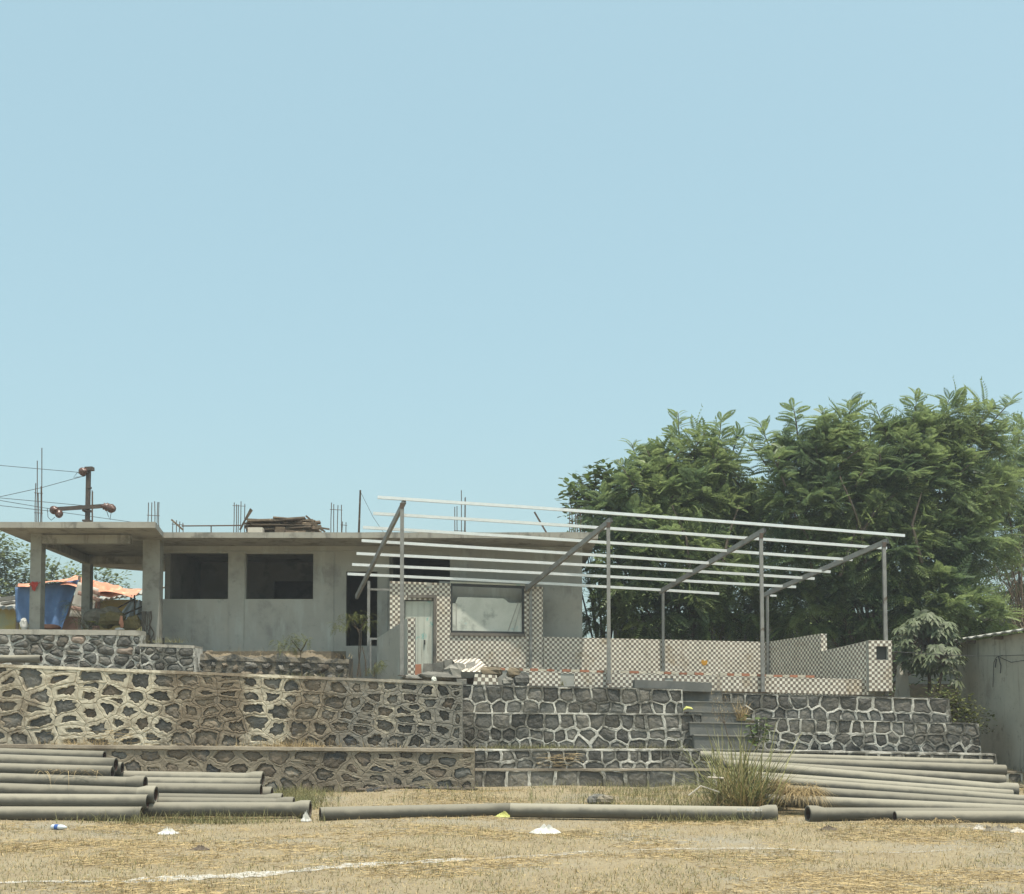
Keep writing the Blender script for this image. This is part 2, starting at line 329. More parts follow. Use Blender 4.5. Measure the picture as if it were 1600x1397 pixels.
def clip(poly, nx, ny, c):             # keep nx*x+ny*y <= c
    out = []
    for i in range(len(poly)):
        a = poly[i]; b = poly[(i+1) % len(poly)]; da = nx*a[0]+ny*a[1]-c; db = nx*b[0]+ny*b[1]-c
        if da <= 0: out.append(a)
        if (da < 0 < db) or (db < 0 < da):
            t = da / (da - db); out.append((a[0]+(b[0]-a[0])*t, a[1]+(b[1]-a[1])*t))
    return out
def raycast(poly, c, ang):
    dx, dy = math.cos(ang), math.sin(ang); best = 1e9
    for i in range(len(poly)):
        a = poly[i]; b = poly[(i+1) % len(poly)]; ex, ey = b[0]-a[0], b[1]-a[1]
        den = dx*ey - dy*ex
        if abs(den) < 1e-9: continue
        t = ((a[0]-c[0])*ey - (a[1]-c[1])*ex) / den; s_ = ((a[0]-c[0])*dy - (a[1]-c[1])*dx) / den
        if t > 0 and -1e-6 <= s_ <= 1 + 1e-6: best = min(best, t)
    return best if best < 1e8 else 0
def stone_wall(name, label, corners, thick, size, joint, m_st, m_mo, proud=.03, recess=.02, groove=.02, bulge=.02,
               aspect=1.3, seed=1, rowk=.8, coping=None, warp=.05, group=None, rough=.14, gap=0.0, cat='stone wall', minv=None, pinks=0., passes=2, lump=1., rows=None):
    rs = random.Random(seed); pn = Panel(*corners); W, H = pn.W, pn.H
    root = thing(name, label, cat, (corners[0] + corners[1]) / 2, group)
    sz = size if callable(size) else (lambda u: size)
    seeds = []; nrow = max(1, round(H / (sz(W/2) * rowk)))
    if rows:                            # coursed: small stones below, a row of tall blocks with upright joints on top
        v0 = 0; nrow = 0
        for f, k in rows:
            u = -rs.uniform(.2, .9) * sz(0)
            while u < W + sz(W):
                st = sz(0) * k * rs.uniform(.55, 1.5); seeds.append(((u + st/2) / aspect, (v0 + f*.5 + rs.uniform(-.13,.13)*f) * H)); u += st
            v0 += f
    for r_ in range(nrow):
        u = -rs.uniform(0, .6) * sz(0) * aspect
        while u < W + sz(W):
            s0 = sz(min(max(u,0),W)); st = s0 * aspect * rs.uniform(.62, 1.35)
            v = (r_ + .5 + rs.uniform(-.30, .30)) * H / nrow
            if rs.random() < .22 and nrow > 1:
                seeds.append(((u + st*.5) / aspect, v + .24*H/nrow)); seeds.append(((u + st*.5 + rs.uniform(-.05,.05)) / aspect, v - .26*H/nrow))
            else: seeds.append(((u + st*.5) / aspect, v))
            u += st
    def wp(u, v):
        f = min(1, u/.12, (W-u)/.12, v/.12, (H-v)/.12); f = max(0, f)
        a = noise.noise_vector((u*2.1 + seed*7, v*2.1, 0)) * warp + noise.noise_vector((u*7, v*7, seed)) * warp * .35
        return u + a.x * f, v + a.y * f
    body = MB(); A = [pn.pt(0,0,-.05), pn.pt(W,0,-.05), pn.pt(W,0,-thick), pn.pt(0,0,-thick)]; B = [pn.pt(0,H,-.05), pn.pt(W,H,-.05), pn.pt(W,H,-thick), pn.pt(0,H,-thick)]
    body.hexa(A + B); body.build('core', m_mo, root)
    mo = MB(); stones = []
    reach = 3.2 * max(sz(0), sz(W))
    for i, (su, sv) in enumerate(seeds):
        polys = []
        nb = []
        for j, (tu, tv) in enumerate(seeds):
            if j == i: continue
            dx, dy = (tu - su), (tv - sv); l = math.hypot(dx, dy)
            if l < 1e-4 or l > reach: continue
            nb.append((dx/l, dy/l, (dx/l)*(su+tu)/2 + (dy/l)*(sv+tv)/2))
        jj = joint * rs.uniform(.55, 1.5)
        for ins in (0, .012, jj/2):
            pl = [(ins/aspect, ins), (W/aspect-ins/aspect, ins), (W/aspect-ins/aspect, H-ins), (ins/aspect, H-ins)]
            for (nx, ny, c) in nb:
                pl = clip(pl, nx, ny, c - ins)
                if len(pl) < 3: break
            polys.append([(a*aspect, b) for a, b in pl] if len(pl) >= 3 else None)
        if not polys[0]: continue
        inner = polys[2] or polys[1]
        if not inner: continue
        cu = sum(p[0] for p in inner)/len(inner); cv = sum(p[1] for p in inner)/len(inner)
        angs = [math.atan2(p[1]-cv, p[0]-cu) for p in polys[0]] + [2*math.pi*k/20 - math.pi + .01 for k in range(20)]
        angs = sorted(angs); an = [angs[0]]
        for a in angs[1:]:
            if a - an[-1] > .05: an.append(a)
        n = len(an)
        rad0 = [raycast(polys[0], (cu,cv), a) for a in an]
        rad1 = [raycast(polys[1], (cu,cv), a) if polys[1] else r*.97 for a, r in zip(an, rad0)]
        ok = polys[2] is not None
        rad2 = [raycast(polys[2], (cu,cv), a) if ok else r*.5 for a, r in zip(an, rad1)]
        for _ in range(passes): rad2 = [(rad2[k-1] + 2*rad2[k] + rad2[(k+1)%n]) / 4 for k in range(n)]
        rad2 = [min(r1*.96, r2 * (1 + rs.uniform(-rough, rough*.6))) for r1, r2 in zip(rad1, rad2)]
        gv = groove; pr = proud * rs.uniform(.6, 1.25)
        loops = [(rad0, proud - gv), (rad1, pr), ([ (a+2*b)/3 for a, b in zip(rad1, rad2)], pr + rs.uniform(-.004,.006)), (rad2, pr*.8), ([r*.97 for r in rad2], -.045)]
        b0 = len(mo.v)
        for rr, d in loops:
            for k in range(n):
                u, v = wp(cu + rr[k]*math.cos(an[k]), cv + rr[k]*math.sin(an[k])); mo.v.append(pn.pt(min(max(u,0),W), min(max(v,0),H), d + (rs.uniform(-.006,.006) if rr is not rad0 else 0)))
        for q in range(len(loops)-1):
            for k in range(n): mo.f.append([b0+q*n+k, b0+q*n+(k+1)%n, b0+(q+1)*n+(k+1)%n, b0+(q+1)*n+k]); mo.m.append(0)
        tx, ty = rs.uniform(-.10,.10), rs.uniform(-.16,.10); sb = MB(); dd = -recess + rs.uniform(-.012,.012)
        lp = [(1.03, -.05), (.97, dd - .012), (.72, dd + bulge*.6), (.36, dd + bulge)]
        for f, d in lp:
            for k in range(n):
                a = rad2[k]*f*math.cos(an[k]); b_ = rad2[k]*f*math.sin(an[k]); u, v = wp(cu + a, cv + b_)
                dz = d + (tx*a + ty*b_)*(1 if f < 1 else 0) + (noise.noise((u*9, v*9, seed))*.018 if f < .95 else 0)
                sb.v.append(pn.pt(min(max(u,0),W), min(max(v,0),H), dz))
        u, v = wp(cu, cv); sb.v.append(pn.pt(u, v, dd + bulge*1.05 + rs.uniform(-.01,.01)))
        for q in range(3):
            for k in range(n): sb.f.append([q*n+k, q*n+(k+1)%n, (q+1)*n+(k+1)%n, (q+1)*n+k]); sb.m.append(0)
        for k in range(n): sb.f.append([3*n+k, 3*n+(k+1)%n, 4*n]); sb.m.append(0)
        stones.append((max(rad2), sb))
    mo.build('mortar', m_mo, root)
    for _, sb in stones:
        mm = m_st[rs.randrange(len(m_st))] if isinstance(m_st, list) else m_st
        if pinks and rs.random() < pinks: mm = m_pink
        sb.build('stone', mm, root)
    if coping:
        hh, over, cm = coping; cb = MB(); n = max(4, int(W / (.25 if lump == 1 else .12))); b = 0
        for i in range(n + 1):
            u = W * i / n; k = noise.noise((u*1.7, seed, 0)); k2 = noise.noise((u*4, seed, 5))
            p = [pn.pt(u, H, over + .015*k2), pn.pt(u, H, -thick), pn.pt(u, H, -thick), pn.pt(u, H, over*.6 + .02*k2)]
            p[0].z -= .02 + .02*k2; p[2].z += hh*(1+.5*(lump-1)*k2); p[3].z += (hh + .012*k + .01*k2)*(1 + (lump-1)*.9*noise.noise((u*2.3, seed, 8))); p[3] += pn.n*(lump-1)*.05*noise.noise((u*3.1, 4, seed))
            cb.v += p
        for i in range(n):
            a, c = 4*i, 4*i+4
            for q in range(4): cb.f.append([a+q, c+q, c+(q+1)%4, a+(q+1)%4]); cb.m.append(0)
        cb.f += [[0,1,2,3],[4*n+3,4*n+2,4*n+1,4*n]]; cb.m += [0,0]
        cb.build('coping', cm, root)
    return root
def quadY(Y, bl, br, tr, tl, Y2=None):
    Y2 = Y2 or Y; return [P(*bl, Y), P(*br, Y2), P(*tr, Y2), P(*tl, Y)]
SB = [m_stone_dark, m_stone_dark, m_stone_brown]
stone_wall('stone_wall', 'long tall rubble wall on the left with thick cream pointing, a water pipe lying on its top', quadY(27.9, (-70,1168), (722,1170), (722,1069), (-70,1038)), .5,
           lambda u: .52 - .19 * u / 12.7, .115, [m_stone_dark]*4 + [m_stone_brown], m_mortar_left, proud=.016, recess=.03, groove=.02, rough=.26, passes=1, seed=3, rowk=.84, coping=(.05, .03, m_mortar_left), warp=.075, aspect=1.35)
stone_wall('stone_wall', 'low dusty rubble wall at ground level behind the left pipe pile', quadY(27.05, (-70,1243), (741,1243), (741,1174), (-70,1166)), .5,
           .47, .125, [m_stone_brown, m_stone_dark, m_stone_brown], m_mortar_low, proud=.012, recess=.016, groove=.008, seed=5, rowk=.8, coping=(.05, .05, m_mortar_low), warp=.08, rough=.2)
TG = 'stepped stone tiers below the tiled canopy enclosure'
KW = dict(proud=.013, recess=.004, groove=-.004, bulge=.012, warp=.075, rough=.05, group=TG, passes=0)
R2 = [(.42, .95), (.58, 1.0)]; R1 = [(1., 1.)]
ST = [m_stone_blue, m_stone_blue, m_stone_dark]
stone_wall('stone_tier', 'lowest tier of big blue-black stones left of the grass clump, standing on the ground', quadY(27.9, (738,1236), (1118,1236), (1118,1203), (738,1203)), .45,
           .55, .062, ST, m_mortar_grey, seed=11, rows=R1, aspect=1.0, coping=(.02, .025, m_mortar_low), **KW)
stone_wall('stone_tier', 'second tier from the ground left of the black steps, weeds on its face', quadY(28.2, (728,1203), (1112,1203), (1112,1172), (728,1172)), .45,
           .41, .048, ST, m_mortar_grey, seed=12, rows=[(.4,.9),(.6,.85)], aspect=1.1, coping=(.02, .02, m_mortar_grey), **KW)
stone_wall('stone_tier', 'third tier left of the black steps with a strip of green grass at its foot', quadY(28.95, (716,1171), (1100,1171), (1096,1116), (716,1114)), .45,
           .41, .048, ST, m_mortar_grey, seed=13, rows=[(.26,.9),(.27,1.0),(.47,.95)], aspect=1.1, coping=(.015, .015, m_mortar_grey), **KW)
stone_wall('stone_tier', 'top tier left of the black steps, just under the tiled parapet and rubble', quadY(29.15, (719,1115), (1068,1117), (1066,1077), (719,1070)), .45,
           .39, .048, ST, m_mortar_grey, seed=14, rows=R2, aspect=1.1, coping=(.015, .012, m_stone_dark), **KW)
stone_wall('stone_tier', 'top tier right of the black steps, tiled pillar rising behind its right end', quadY(29.6, (1128,1124), (1487,1134), (1483,1092), (1128,1083)), .45,
           .41, .048, ST, m_mortar_grey, seed=15, rows=R2, aspect=1.1, coping=(.015, .012, m_stone_dark), **KW)
stone_wall('stone_tier', 'middle tier right of the black steps with bold white pointing', quadY(29.25, (1184,1172), (1533,1178), (1529,1131), (1184,1121)), .45,
           .40, .05, ST, m_mortar_grey, seed=16, rows=[(.27,.9),(.27,.9),(.46,.95)], aspect=1.1, coping=(.015, .012, m_stone_dark), **KW)
stone_wall('stone_tier', 'low tier directly behind the upper pipes of the right stack', quadY(28.5, (1112,1206), (1560,1212), (1556,1179), (1112,1172)), .45,
           .39, .048, ST, m_mortar_grey, seed=17, rows=R2, aspect=1.1, coping=(.02, .02, m_mortar_grey), **KW)
stone_wall('stone_tier', 'short end of the lowest tier showing past the right stack of pipes', quadY(28.0, (1118,1238), (1598,1240), (1597,1207), (1118,1205)), .45,
           .55, .062, ST, m_mortar_grey, seed=18, rows=R1, aspect=1., coping=(.02, .02, m_mortar_low), **KW)
stone_wall('stone_wall', 'dark rubble wall below the porch with a few pinkish stones and flat capping', quadY(31.0, (-70,1056), (220,1056), (220,992), (-70,989)), .45,
           .36, .05, [m_stone_dark, m_stone_blue], m_mortar_grey, proud=.012, recess=.0, groove=0, passes=1, bulge=.05, seed=21, rowk=.8, coping=(.12, .04, m_slab), warp=.06, pinks=.12)
stone_wall('stone_wall', 'short dark stone wall between porch wall and crumbling bank', quadY(30.8, (219,1050), (306,1052), (304,1012), (219,1009)), .8,
           .30, .05, [m_stone_dark, m_stone_blue], m_mortar_grey, proud=.02, recess=.0, groove=0, bulge=.04, seed=22, rowk=.8, coping=(.06, .03, m_slab), warp=.05)
stone_wall('stone_wall', 'crumbling low stone bank with dry earth on top below the two big openings', quadY(31.3, (306,1064), (545,1064), (545,1036), (306,1030)), .8,
           .30, .10, [m_stone_dark, m_stone_blue], m_bank, proud=.0, recess=-.02, groove=0, bulge=.09, seed=23, rowk=.8, coping=(.12, .03, m_bank), warp=.12, rough=.3, lump=3.4)

def steps():
    root = thing('stone_steps', 'straight flight of plain dark stone steps between the stepped tiers', 'steps', P(1125,1172,28.3))
    ys = [1206, 1170, 1148, 1128, 1111, 1095, 1077]; Y0 = 28.3
    ln = [1100, 1090, 1085, 1078, 1078, 1066, 1066]; rn = [1185, 1186, 1184, 1180, 1166, 1160, 1128]
    for i in range(6):
        Yf = Y0 + .24*i; mb = MB(); a = P(ln[i+1], ys[i+1], Yf); b = P(rn[i+1], ys[i+1]+2, Yf); z0 = P(ln[i+1], ys[i], Yf).z - .02
        mb.hexa([V((a.x,Yf,z0)), V((b.x,Yf,z0)), V((b.x,Yf+.6,z0)), V((a.x,Yf+.6,z0)), V((a.x,Yf,a.z-.032)), V((b.x,Yf,b.z-.032)), V((b.x,Yf+.6,b.z-.032)), V((a.x,Yf+.6,a.z-.032))])
        o = mb.build('step', m_black_step, root)
        mb = MB(); mb.hexa([V((a.x-.01,Yf-.025,a.z-.03)), V((b.x+.01,Yf-.025,b.z-.03)), V((b.x+.01,Yf+.6,b.z-.03)), V((a.x-.01,Yf+.6,a.z-.03)), V((a.x-.01,Yf-.025,a.z)), V((b.x+.01,Yf-.025,b.z)), V((b.x+.01,Yf+.6,b.z)), V((a.x-.01,Yf+.6,a.z))])
        mb.build('tread', m_tread, o)
    mb = MB(); a = P(992,1078,29.25); b = P(1112,1081,29.25); c = P(1112,1067,29.25); d = P(992,1062,29.25)
    k = V((0,.55,0)); mb.hexa([a, b, b+k, a+k, d, c, c+k, d+k])
    tag(mb.build('stone_slab', m_black_step), 'long black stone slab lying at the head of the steps against the tiled parapet', 'slab')
steps()
# ---------------------------------------------------------------- concrete building
def panel_wall(mb, pn, thick, holes, m=0):
    us = sorted({0, pn.W} | {max(0,min(pn.W,h[0])) for h in holes} | {max(0,min(pn.W,h[1])) for h in holes})
    for a, b in zip(us[:-1], us[1:]):
        if b - a < 1e-4: continue
        mid = (a+b)/2; cuts = sorted((max(0,h[2]), min(pn.H,h[3])) for h in holes if h[0] < mid < h[1]); v = 0; seg = []
        for c, d in cuts:
            if c > v + 1e-4: seg.append((v, c))
            v = max(v, d)
        if v < pn.H - 1e-4: seg.append((v, pn.H))
        for v0, v1 in seg:
            mb.hexa([pn.pt(a,v0,0), pn.pt(b,v0,0), pn.pt(b,v0,-thick), pn.pt(a,v0,-thick), pn.pt(a,v1,0), pn.pt(b,v1,0), pn.pt(b,v1,-thick), pn.pt(a,v1,-thick)], m)
YW = 35.0; ZT = 7.36; ZS = 7.19; ZF = 3.88
def building():
    root = thing('concrete_building', 'unfinished flat-roofed grey plaster building with open porch and empty window openings', 'building', (P(250,1022,YW).x, YW, 3.7))
    pn = Panel(V((P(226,1010,YW).x,YW,3.45)), V((P(910,1010,YW).x,YW,3.45)), V((P(910,1010,YW).x,YW,7.18)), V((P(226,1010,YW).x,YW,7.18)))
    holes = [pn.hole(250,864,356,936), pn.hole(384,865,489,936), pn.hole(541,893,589,1009), pn.hole(608,868,703,912)]
    mb = MB(); panel_wall(mb, pn, .2, holes); mb.build('front_wall', m_conc, root)
    mb = MB()                                             # plaster surrounds and pilasters, 2-3 cm proud
    def proud(x0, y0, x1, y1, d):
        a = P(x0, y1, YW); b = P(x1, y0, YW); mb.box((a.x, YW-d, a.z), (b.x, YW+.02, b.z))
    proud(357.5, 862, 382.5, 1020, .03); proud(226, 841, 703, 861, .06); proud(491, 862, 522, 1018, .025); proud(591, 893, 606, 1010, .03)
    mb.build('pilaster', m_conc, root)
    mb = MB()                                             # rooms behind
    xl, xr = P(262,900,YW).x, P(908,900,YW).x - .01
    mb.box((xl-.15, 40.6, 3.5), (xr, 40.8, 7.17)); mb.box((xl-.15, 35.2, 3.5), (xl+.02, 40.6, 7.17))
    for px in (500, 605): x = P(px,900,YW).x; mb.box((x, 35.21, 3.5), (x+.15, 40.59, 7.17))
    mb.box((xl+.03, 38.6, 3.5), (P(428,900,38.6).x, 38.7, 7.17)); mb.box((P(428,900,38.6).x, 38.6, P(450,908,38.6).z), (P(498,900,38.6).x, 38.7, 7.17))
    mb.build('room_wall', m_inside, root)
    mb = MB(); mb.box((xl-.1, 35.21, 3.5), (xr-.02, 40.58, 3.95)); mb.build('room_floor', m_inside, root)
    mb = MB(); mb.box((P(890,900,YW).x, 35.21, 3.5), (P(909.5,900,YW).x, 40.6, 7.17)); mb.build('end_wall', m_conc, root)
    # roof slab in one piece: main slab, porch slab in front
    xr = P(934,840,33.4).x; x1 = P(258,832,33.4).x; x0 = P(243,815,31.4).x; xl = P(-10,820,31.4).x
    mb = MB(); out = [(xl,31.4),(x0,31.4),(x1,33.25),(xr,33.25),(xr,41.4),(P(222,890,40.5).x,41.4),(P(150,885,40.0).x-.2,39.9)]
    # small waviness along the fascia: subdivide
    pts = []
    for i in range(len(out)):
        a, b = out[i], out[(i+1)%len(out)]; n = max(1, int(math.hypot(a[0]-b[0], a[1]-b[1]) / .8))
        for k in range(n): pts.append((a[0]+(b[0]-a[0])*k/n, a[1]+(b[1]-a[1])*k/n))
    n = len(pts)
    for x, y in pts: mb.v.append(V((x, y, ZS + .02*noise.noise((x*.6, y*.6, 1)) - .02*sstep(-4,0,x))))
    for x, y in pts: mb.v.append(V((x, y, ZT + .012*noise.noise((x*.9, y*.9, 4)))))
    mb.f = [[i, (i+1)%n, n+(i+1)%n, n+i] for i in range(n)] + [list(range(n))[::-1], [n+i for i in range(n)]]; mb.m = [0]*len(mb.f)
    mb.build('roof_slab', m_slab, root)
    cols = [((46,63), 32.4), ((127,140), 36.9), ((222,249), 33.6)]; cx = []
    for (a, b), y in cols:
        xa = P(a,940,y).x; xb = P(b,940,y).x; mb = MB(); d = min(xb-xa, .34); mb.box((xa, y, 3.4), (xb, y+d, ZS+.005)); mb.build('column', m_column, root); cx.append((xa, xb, y, d))
    mb = MB(); zb = 6.9                                    # beams under the porch slab
    mb.box((cx[0][1]+.003, 32.42, zb), (cx[2][0]-.003, 32.66, ZS-.03)); mb.build('beam', m_slab, root)
    mb = MB(); mb.bar((cx[0][0]+.15, 32.75, (zb+ZS)/2-.02), (cx[1][0]+.13, 36.88, (zb+ZS)/2-.02), .22, .26); mb.build('beam', m_slab, root)
    mb = MB(); mb.bar((cx[1][1]+.003, 37.0, (zb+ZS)/2-.03), (P(226,900,37.0).x, 37.0, (zb+ZS)/2-.03), .22, .24); mb.build('beam', m_slab, root)
    # hanging wire and red rag on the front column
    mb = MB(); p = P(54,915,32.37); mb.tube([p+V((-.17,0,.04)), p+V((0,-.01,0)), p+V((.17,0,.10))], .012, 5); mb.build('tie_cord', m_red, root)
    mb = MB(); mb.v = [p + V((a*.11*f, -.02-.02*(k%2), b*.14*f)) for k, (a, b, f) in enumerate([(0,0,0)]+[(math.cos(t), math.sin(t), 1+.3*math.sin(3*t)) for t in [i*2*math.pi/9 for i in range(9)]])]
    mb.f = [[0, 1+i, 1+(i+1)%9] for i in range(9)]; mb.m = [0]*9; mb.build('red_rag', m_red, root)
    mb = MB()                                              # cracks / dried creeper at the corner column foot
    for k in range(9):
        x = rnd(222, 250); q = [P(x + rnd(-3,3)*i*.6, 955 + i*11, 33.57) for i in range(6)]; mb.tube(q, .012, 4)
    mb.build('dry_creeper', m_bark, root)
building()

# ---------------------------------------------------------------- things on the roof
def rebars(label, xs, ytop, yb, Y, tie=None):
    root = thing('rebar_cluster', label, 'rebar', P((xs[0]+xs[-1])/2, yb, Y), 'starter bars sticking up from the roof slab')
    for i, x in enumerate(xs):
        yt = ytop[i] if isinstance(ytop, (list, tuple)) else ytop + rnd(-3,3); y = Y + (i % 2) * .18
        mb = MB(); a = P(x, yb, y); a.z = ZT - .02; b = P(x + rnd(-.6,1.2), yt, y); mb.tube([a, (a+b)/2 + V((rnd(-.01,.01),0,0)), b], .0135, 5); mb.build('bar', m_rust, root)
    if tie:
        mb = MB()
        for ty in tie: mb.tube([P(xs[0]-1.5, ty, Y-.02), P(xs[-1]+1.5, ty+1, Y-.02)], .009, 4)
        mb.build('tie', m_rust, root)
rebars('tallest bundle of starter bars on the porch roof, left of the crossarm pole', [55,57.5,60,63.5,65.5], [755,720,770,760,700], 814, 31.9, [770,801])
rebars('short tied bars at the right end of the porch roof', [231,237,242,245.5,248], 786, 817, 32.4, [805])
rebars('tied starter bars just left of the wood pile', [365,369,372,376,382], 786, 830, 34.0, [790])
rebars('tied starter bars just right of the wood pile', [517,521.5,527,533.5], 788, 832, 34.0, [796])
rebars('stub of three short bars beside a slanting stick at the porch roof notch', [270,276,280,286], [816,813,815,817], 828, 33.8, [819])
rebars('pair of stubby bars to the right of the bars near the wood pile', [534,541], [815,816], 832, 34.3, [820])
rebars('uneven bars behind the uppermost canopy purlin', [711,714.5,721,725.5,727], [792,791,766,778,777], 835, 34.5, [829])
rebars('thin bars at the right end of the roof against the tree', [890,894,899,902,907], [795,794,798,793,800], 836, 34.5)
rebars('single thin bar beside the crossarm pole', [144,145], [766,768], 815, 32.6)
def woodpile():
    root = thing('wood_pile', 'long stacked heap of weathered planks and sticks on the flat roof', 'wood pile', V((P(443,832,34.4).x, 34.4, ZT)))
    x0, x1 = P(382,830,34.4).x, P(503,830,34.4).x; H = .58
    for i in range(84):
        lv = i / 84; z = ZT + .04 + lv * (H - .05); sh = .18 * lv; L = rnd(.7, 2.2); cx = rnd(x0 + sh + L*.4, x1 - sh - L*.4); y = 34.4 + rnd(-.55, .55) * (1 - .3*lv)
        L = min(L, 2*(cx-x0-sh*.5), 2*(x1-sh*.5-cx)); a = rnd(-.10,.10); t = rnd(-.07,.07)
        d = V((math.cos(a), math.sin(a)*1.6, t)).normalized() * L/2; mb = MB(); c = V((cx, y, z))
        mb.bar(c-d, c+d, rnd(.05,.13), rnd(.03,.07), up=V((rnd(-.3,.3), .4, 1)).normalized()); mb.build('stick', m_wood, root)
    for p, q, wd in (((375,828),(392,795),.07), ((384,812),(394,797),.08), ((478,806),(505,829),.08), ((484,816),(508,831),.06), ((495,824),(515,827),.05)):
        mb = MB(); mb.bar(P(*p,33.75), P(*q,33.8), wd, .05); mb.build('stick', m_wood, root)
    mb = MB(); a = P(387,829.5,33.7); b = P(410,824,33.7); mb.box((a.x,33.7,ZT), (b.x,34.0,b.z)); mb.build('plank', m_cloth, root)
    mb = MB(); a = P(430,829,33.7); b = P(444,823,33.7); mb.box((a.x,33.72,ZT), (b.x,34.0,b.z)); mb.build('plank', m_wood, root)
woodpile()
mb = MB(); mb.tube([V((P(284,820,33.9).x,33.9,ZT+.3)), P(330,821.5,33.9), P(376,821,33.9)], .022, 6); mb.tube([P(330,821.5,33.9), P(330,836,33.9)], .02, 5)
tag(mb.build('conduit_rod', m_rust), 'thin dark rod lying level above the roof left of the wood pile', 'rod')
mb = MB(); mb.bar(P(268,812,33.75), P(286,828,33.75), .06, .05); tag(mb.build('slanting_stick', m_wood), 'short stick leaning over the stub bars at the roof notch', 'stick')
mb = MB(); a = P(560.5,834,34.0); a.z = ZT-.01; mb.tube([a, P(563,766,34.0)], [.035,.028], 7)
st = mb.build('wooden_post', m_wood); tag(st, 'thin upright wooden post on the roof with a wire trailing down to its right', 'post')
mb = MB(); mb.tube([P(563,768,34.0), P(572,786,33.98), P(583,808,33.96), P(600,833,33.95)], .006, 4); mb.build('trailing_wire', m_wire, st)
mb = MB(); mb.bar(P(857,838,34.2), P(835,800,34.2), .05, .05); tag(mb.build('slanting_bar', m_rust), 'dark bar leaning to the left on the roof near the tree', 'bar')

# ---------------------------------------------------------------- electricity pole and wires
def pole():
    Y = 44.0; k = Y / FPX; base = P(137,731,Y); base.z = 4.2
    root = thing('electricity_pole', 'dark steel electricity pole with one slanted crossarm and brown disc insulators', 'pole', base)
    mb = MB(); mb.bar(base, P(138.5,733,Y), .15, .15, up=V((0,1,0))); mb.build('mast', m_pole, root)
    mb = MB(); mb.bar(P(90,795.5,Y-.13), P(172,790,Y-.13), .10, .15); mb.build('crossarm', m_pole, root)
    mb = MB(); mb.bar(P(133.8,733,Y-.04), P(146,732.5,Y-.04), .25, .14); mb.bar(P(130.5,798.5,Y), P(142,798.5,Y), .3, .07); mb.bar(P(130.5,814,Y), P(142,814,Y), .3, .07); mb.build('clamp', m_pole, root)
    mb = MB(); mb.bar(P(135.2,762,Y), P(142,762,Y), .2, .08); mb.build('clamp', m_pole, root)
    def ins(px, py, ax, r=.17):
        c = P(px, py, Y-.22); mb = MB(); mb.lathe(c, [(0,-.16),(.05,-.15),(.06,-.08),(r,-.05),(r*1.02,0),(r*.7,.03),(r*.85,.07),(r*.8,.11),(.05,.13),(.05,.2),(0,.2)], ax, 14)
        o = mb.build('insulator', m_insul, root, smooth=True); mb = MB(); mb.tube([c - V(ax).normalized()*.26, c - V(ax).normalized()*.14], .03, 6); mb.build('pin', m_steel, o)
    ins(129.5,737,(.9,-.55,.1)); ins(84.5,797,(.8,-.6,0)); ins(92,803,(.3,-.7,-.6),.16); ins(166,792,(-.8,-.5,.15)); ins(174,794.5,(.7,-.5,-.2),.18)
    mb = MB()
    for q in ([(74,795),(75,808),(80,813),(86,808)], [(166,796),(169,806),(172,812),(174,799)], [(121,738),(115,746),(126,745),(133,744)]):
        mb.tube([P(*p, Y-.2) for p in q], .012, 4)
    mb.build('jumper_wire', m_wire, root)
    WG = 'overhead wires leading left from the pole'
    for lab, q in (('topmost overhead wire reaching the pole head insulator', [(-220,712,40),(-60,722,42),(123,738,43.8)]),
                   ('rising overhead wire tied to the tall roof bars', [(-220,820,38),(-40,785,40),(65,762,42),(134,743,43.8)]),
                   ('upper of the three close wires passing behind the tall bars', [(-220,754,38),(0,778,42),(131,790,43.8)]),
                   ('middle of the three close wires, ending at the crossarm left insulator', [(-220,746,38),(0,782,41),(78,795,43.6)]),
                   ('lowest of the three close wires, running on behind the porch roof', [(-220,772,38),(0,790,42),(100,801,44),(250,822,50)])):
        mb = MB(); mb.tube([P(x,y,z) for x,y,z in q], .011, 4); tag(mb.build('overhead_wire', m_wire), lab, 'wire', WG)
pole()

# ---------------------------------------------------------------- tiled enclosure under the canopy
def Yf(px): return 29.25 + (px - 627) / 757 * 2.2
def Yb(px): return 33.2 + (px - 575) / 622 * 2.2
SZ = .079
def tiles(mb, pn, d, holes=(), size=SZ, off=(0,0), skip=None, z0=0):
    us = sorted({0, pn.W} | {x for h in holes for x in h[:2] if 0 < x < pn.W} | {off[0]%size + i*size for i in range(int(pn.W/size)+1) if 0 < off[0]%size + i*size < pn.W})
    vs = sorted({0, pn.H} | {x for h in holes for x in h[2:] if 0 < x < pn.H} | {i*size for i in range(1, int(pn.H/size)+1) if i*size < pn.H})
    g = .0022; t = .009
    for a, b in zip(us[:-1], us[1:]):
        for c, e in zip(vs[:-1], vs[1:]):
            if b-a < .008 or e-c < .008: continue
            mu, mv = (a+b)/2, (c+e)/2
            if any(h[0] < mu < h[1] and h[2] < mv < h[3] for h in holes): continue
            if skip and skip(mu, mv): continue
            i = math.floor((mu - off[0]%size)/size); j = math.floor(mv/size); m = (i + j) % 2
            dd = d + rnd(-.0012, .0012)
            B = [pn.pt(a+g,c+g,d-t), pn.pt(b-g,c+g,d-t), pn.pt(b-g,e-g,d-t), pn.pt(a+g,e-g,d-t)]; T = [pn.pt(a+g,c+g,dd), pn.pt(b-g,c+g,dd), pn.pt(b-g,e-g,dd), pn.pt(a+g,e-g,dd)]
            mb.add(B+T, [(4,5,6,7),(0,1,5,4),(1,2,6,5),(2,3,7,6),(3,0,4,7)], m)
TM = [m_tile_light, m_tile_dark]
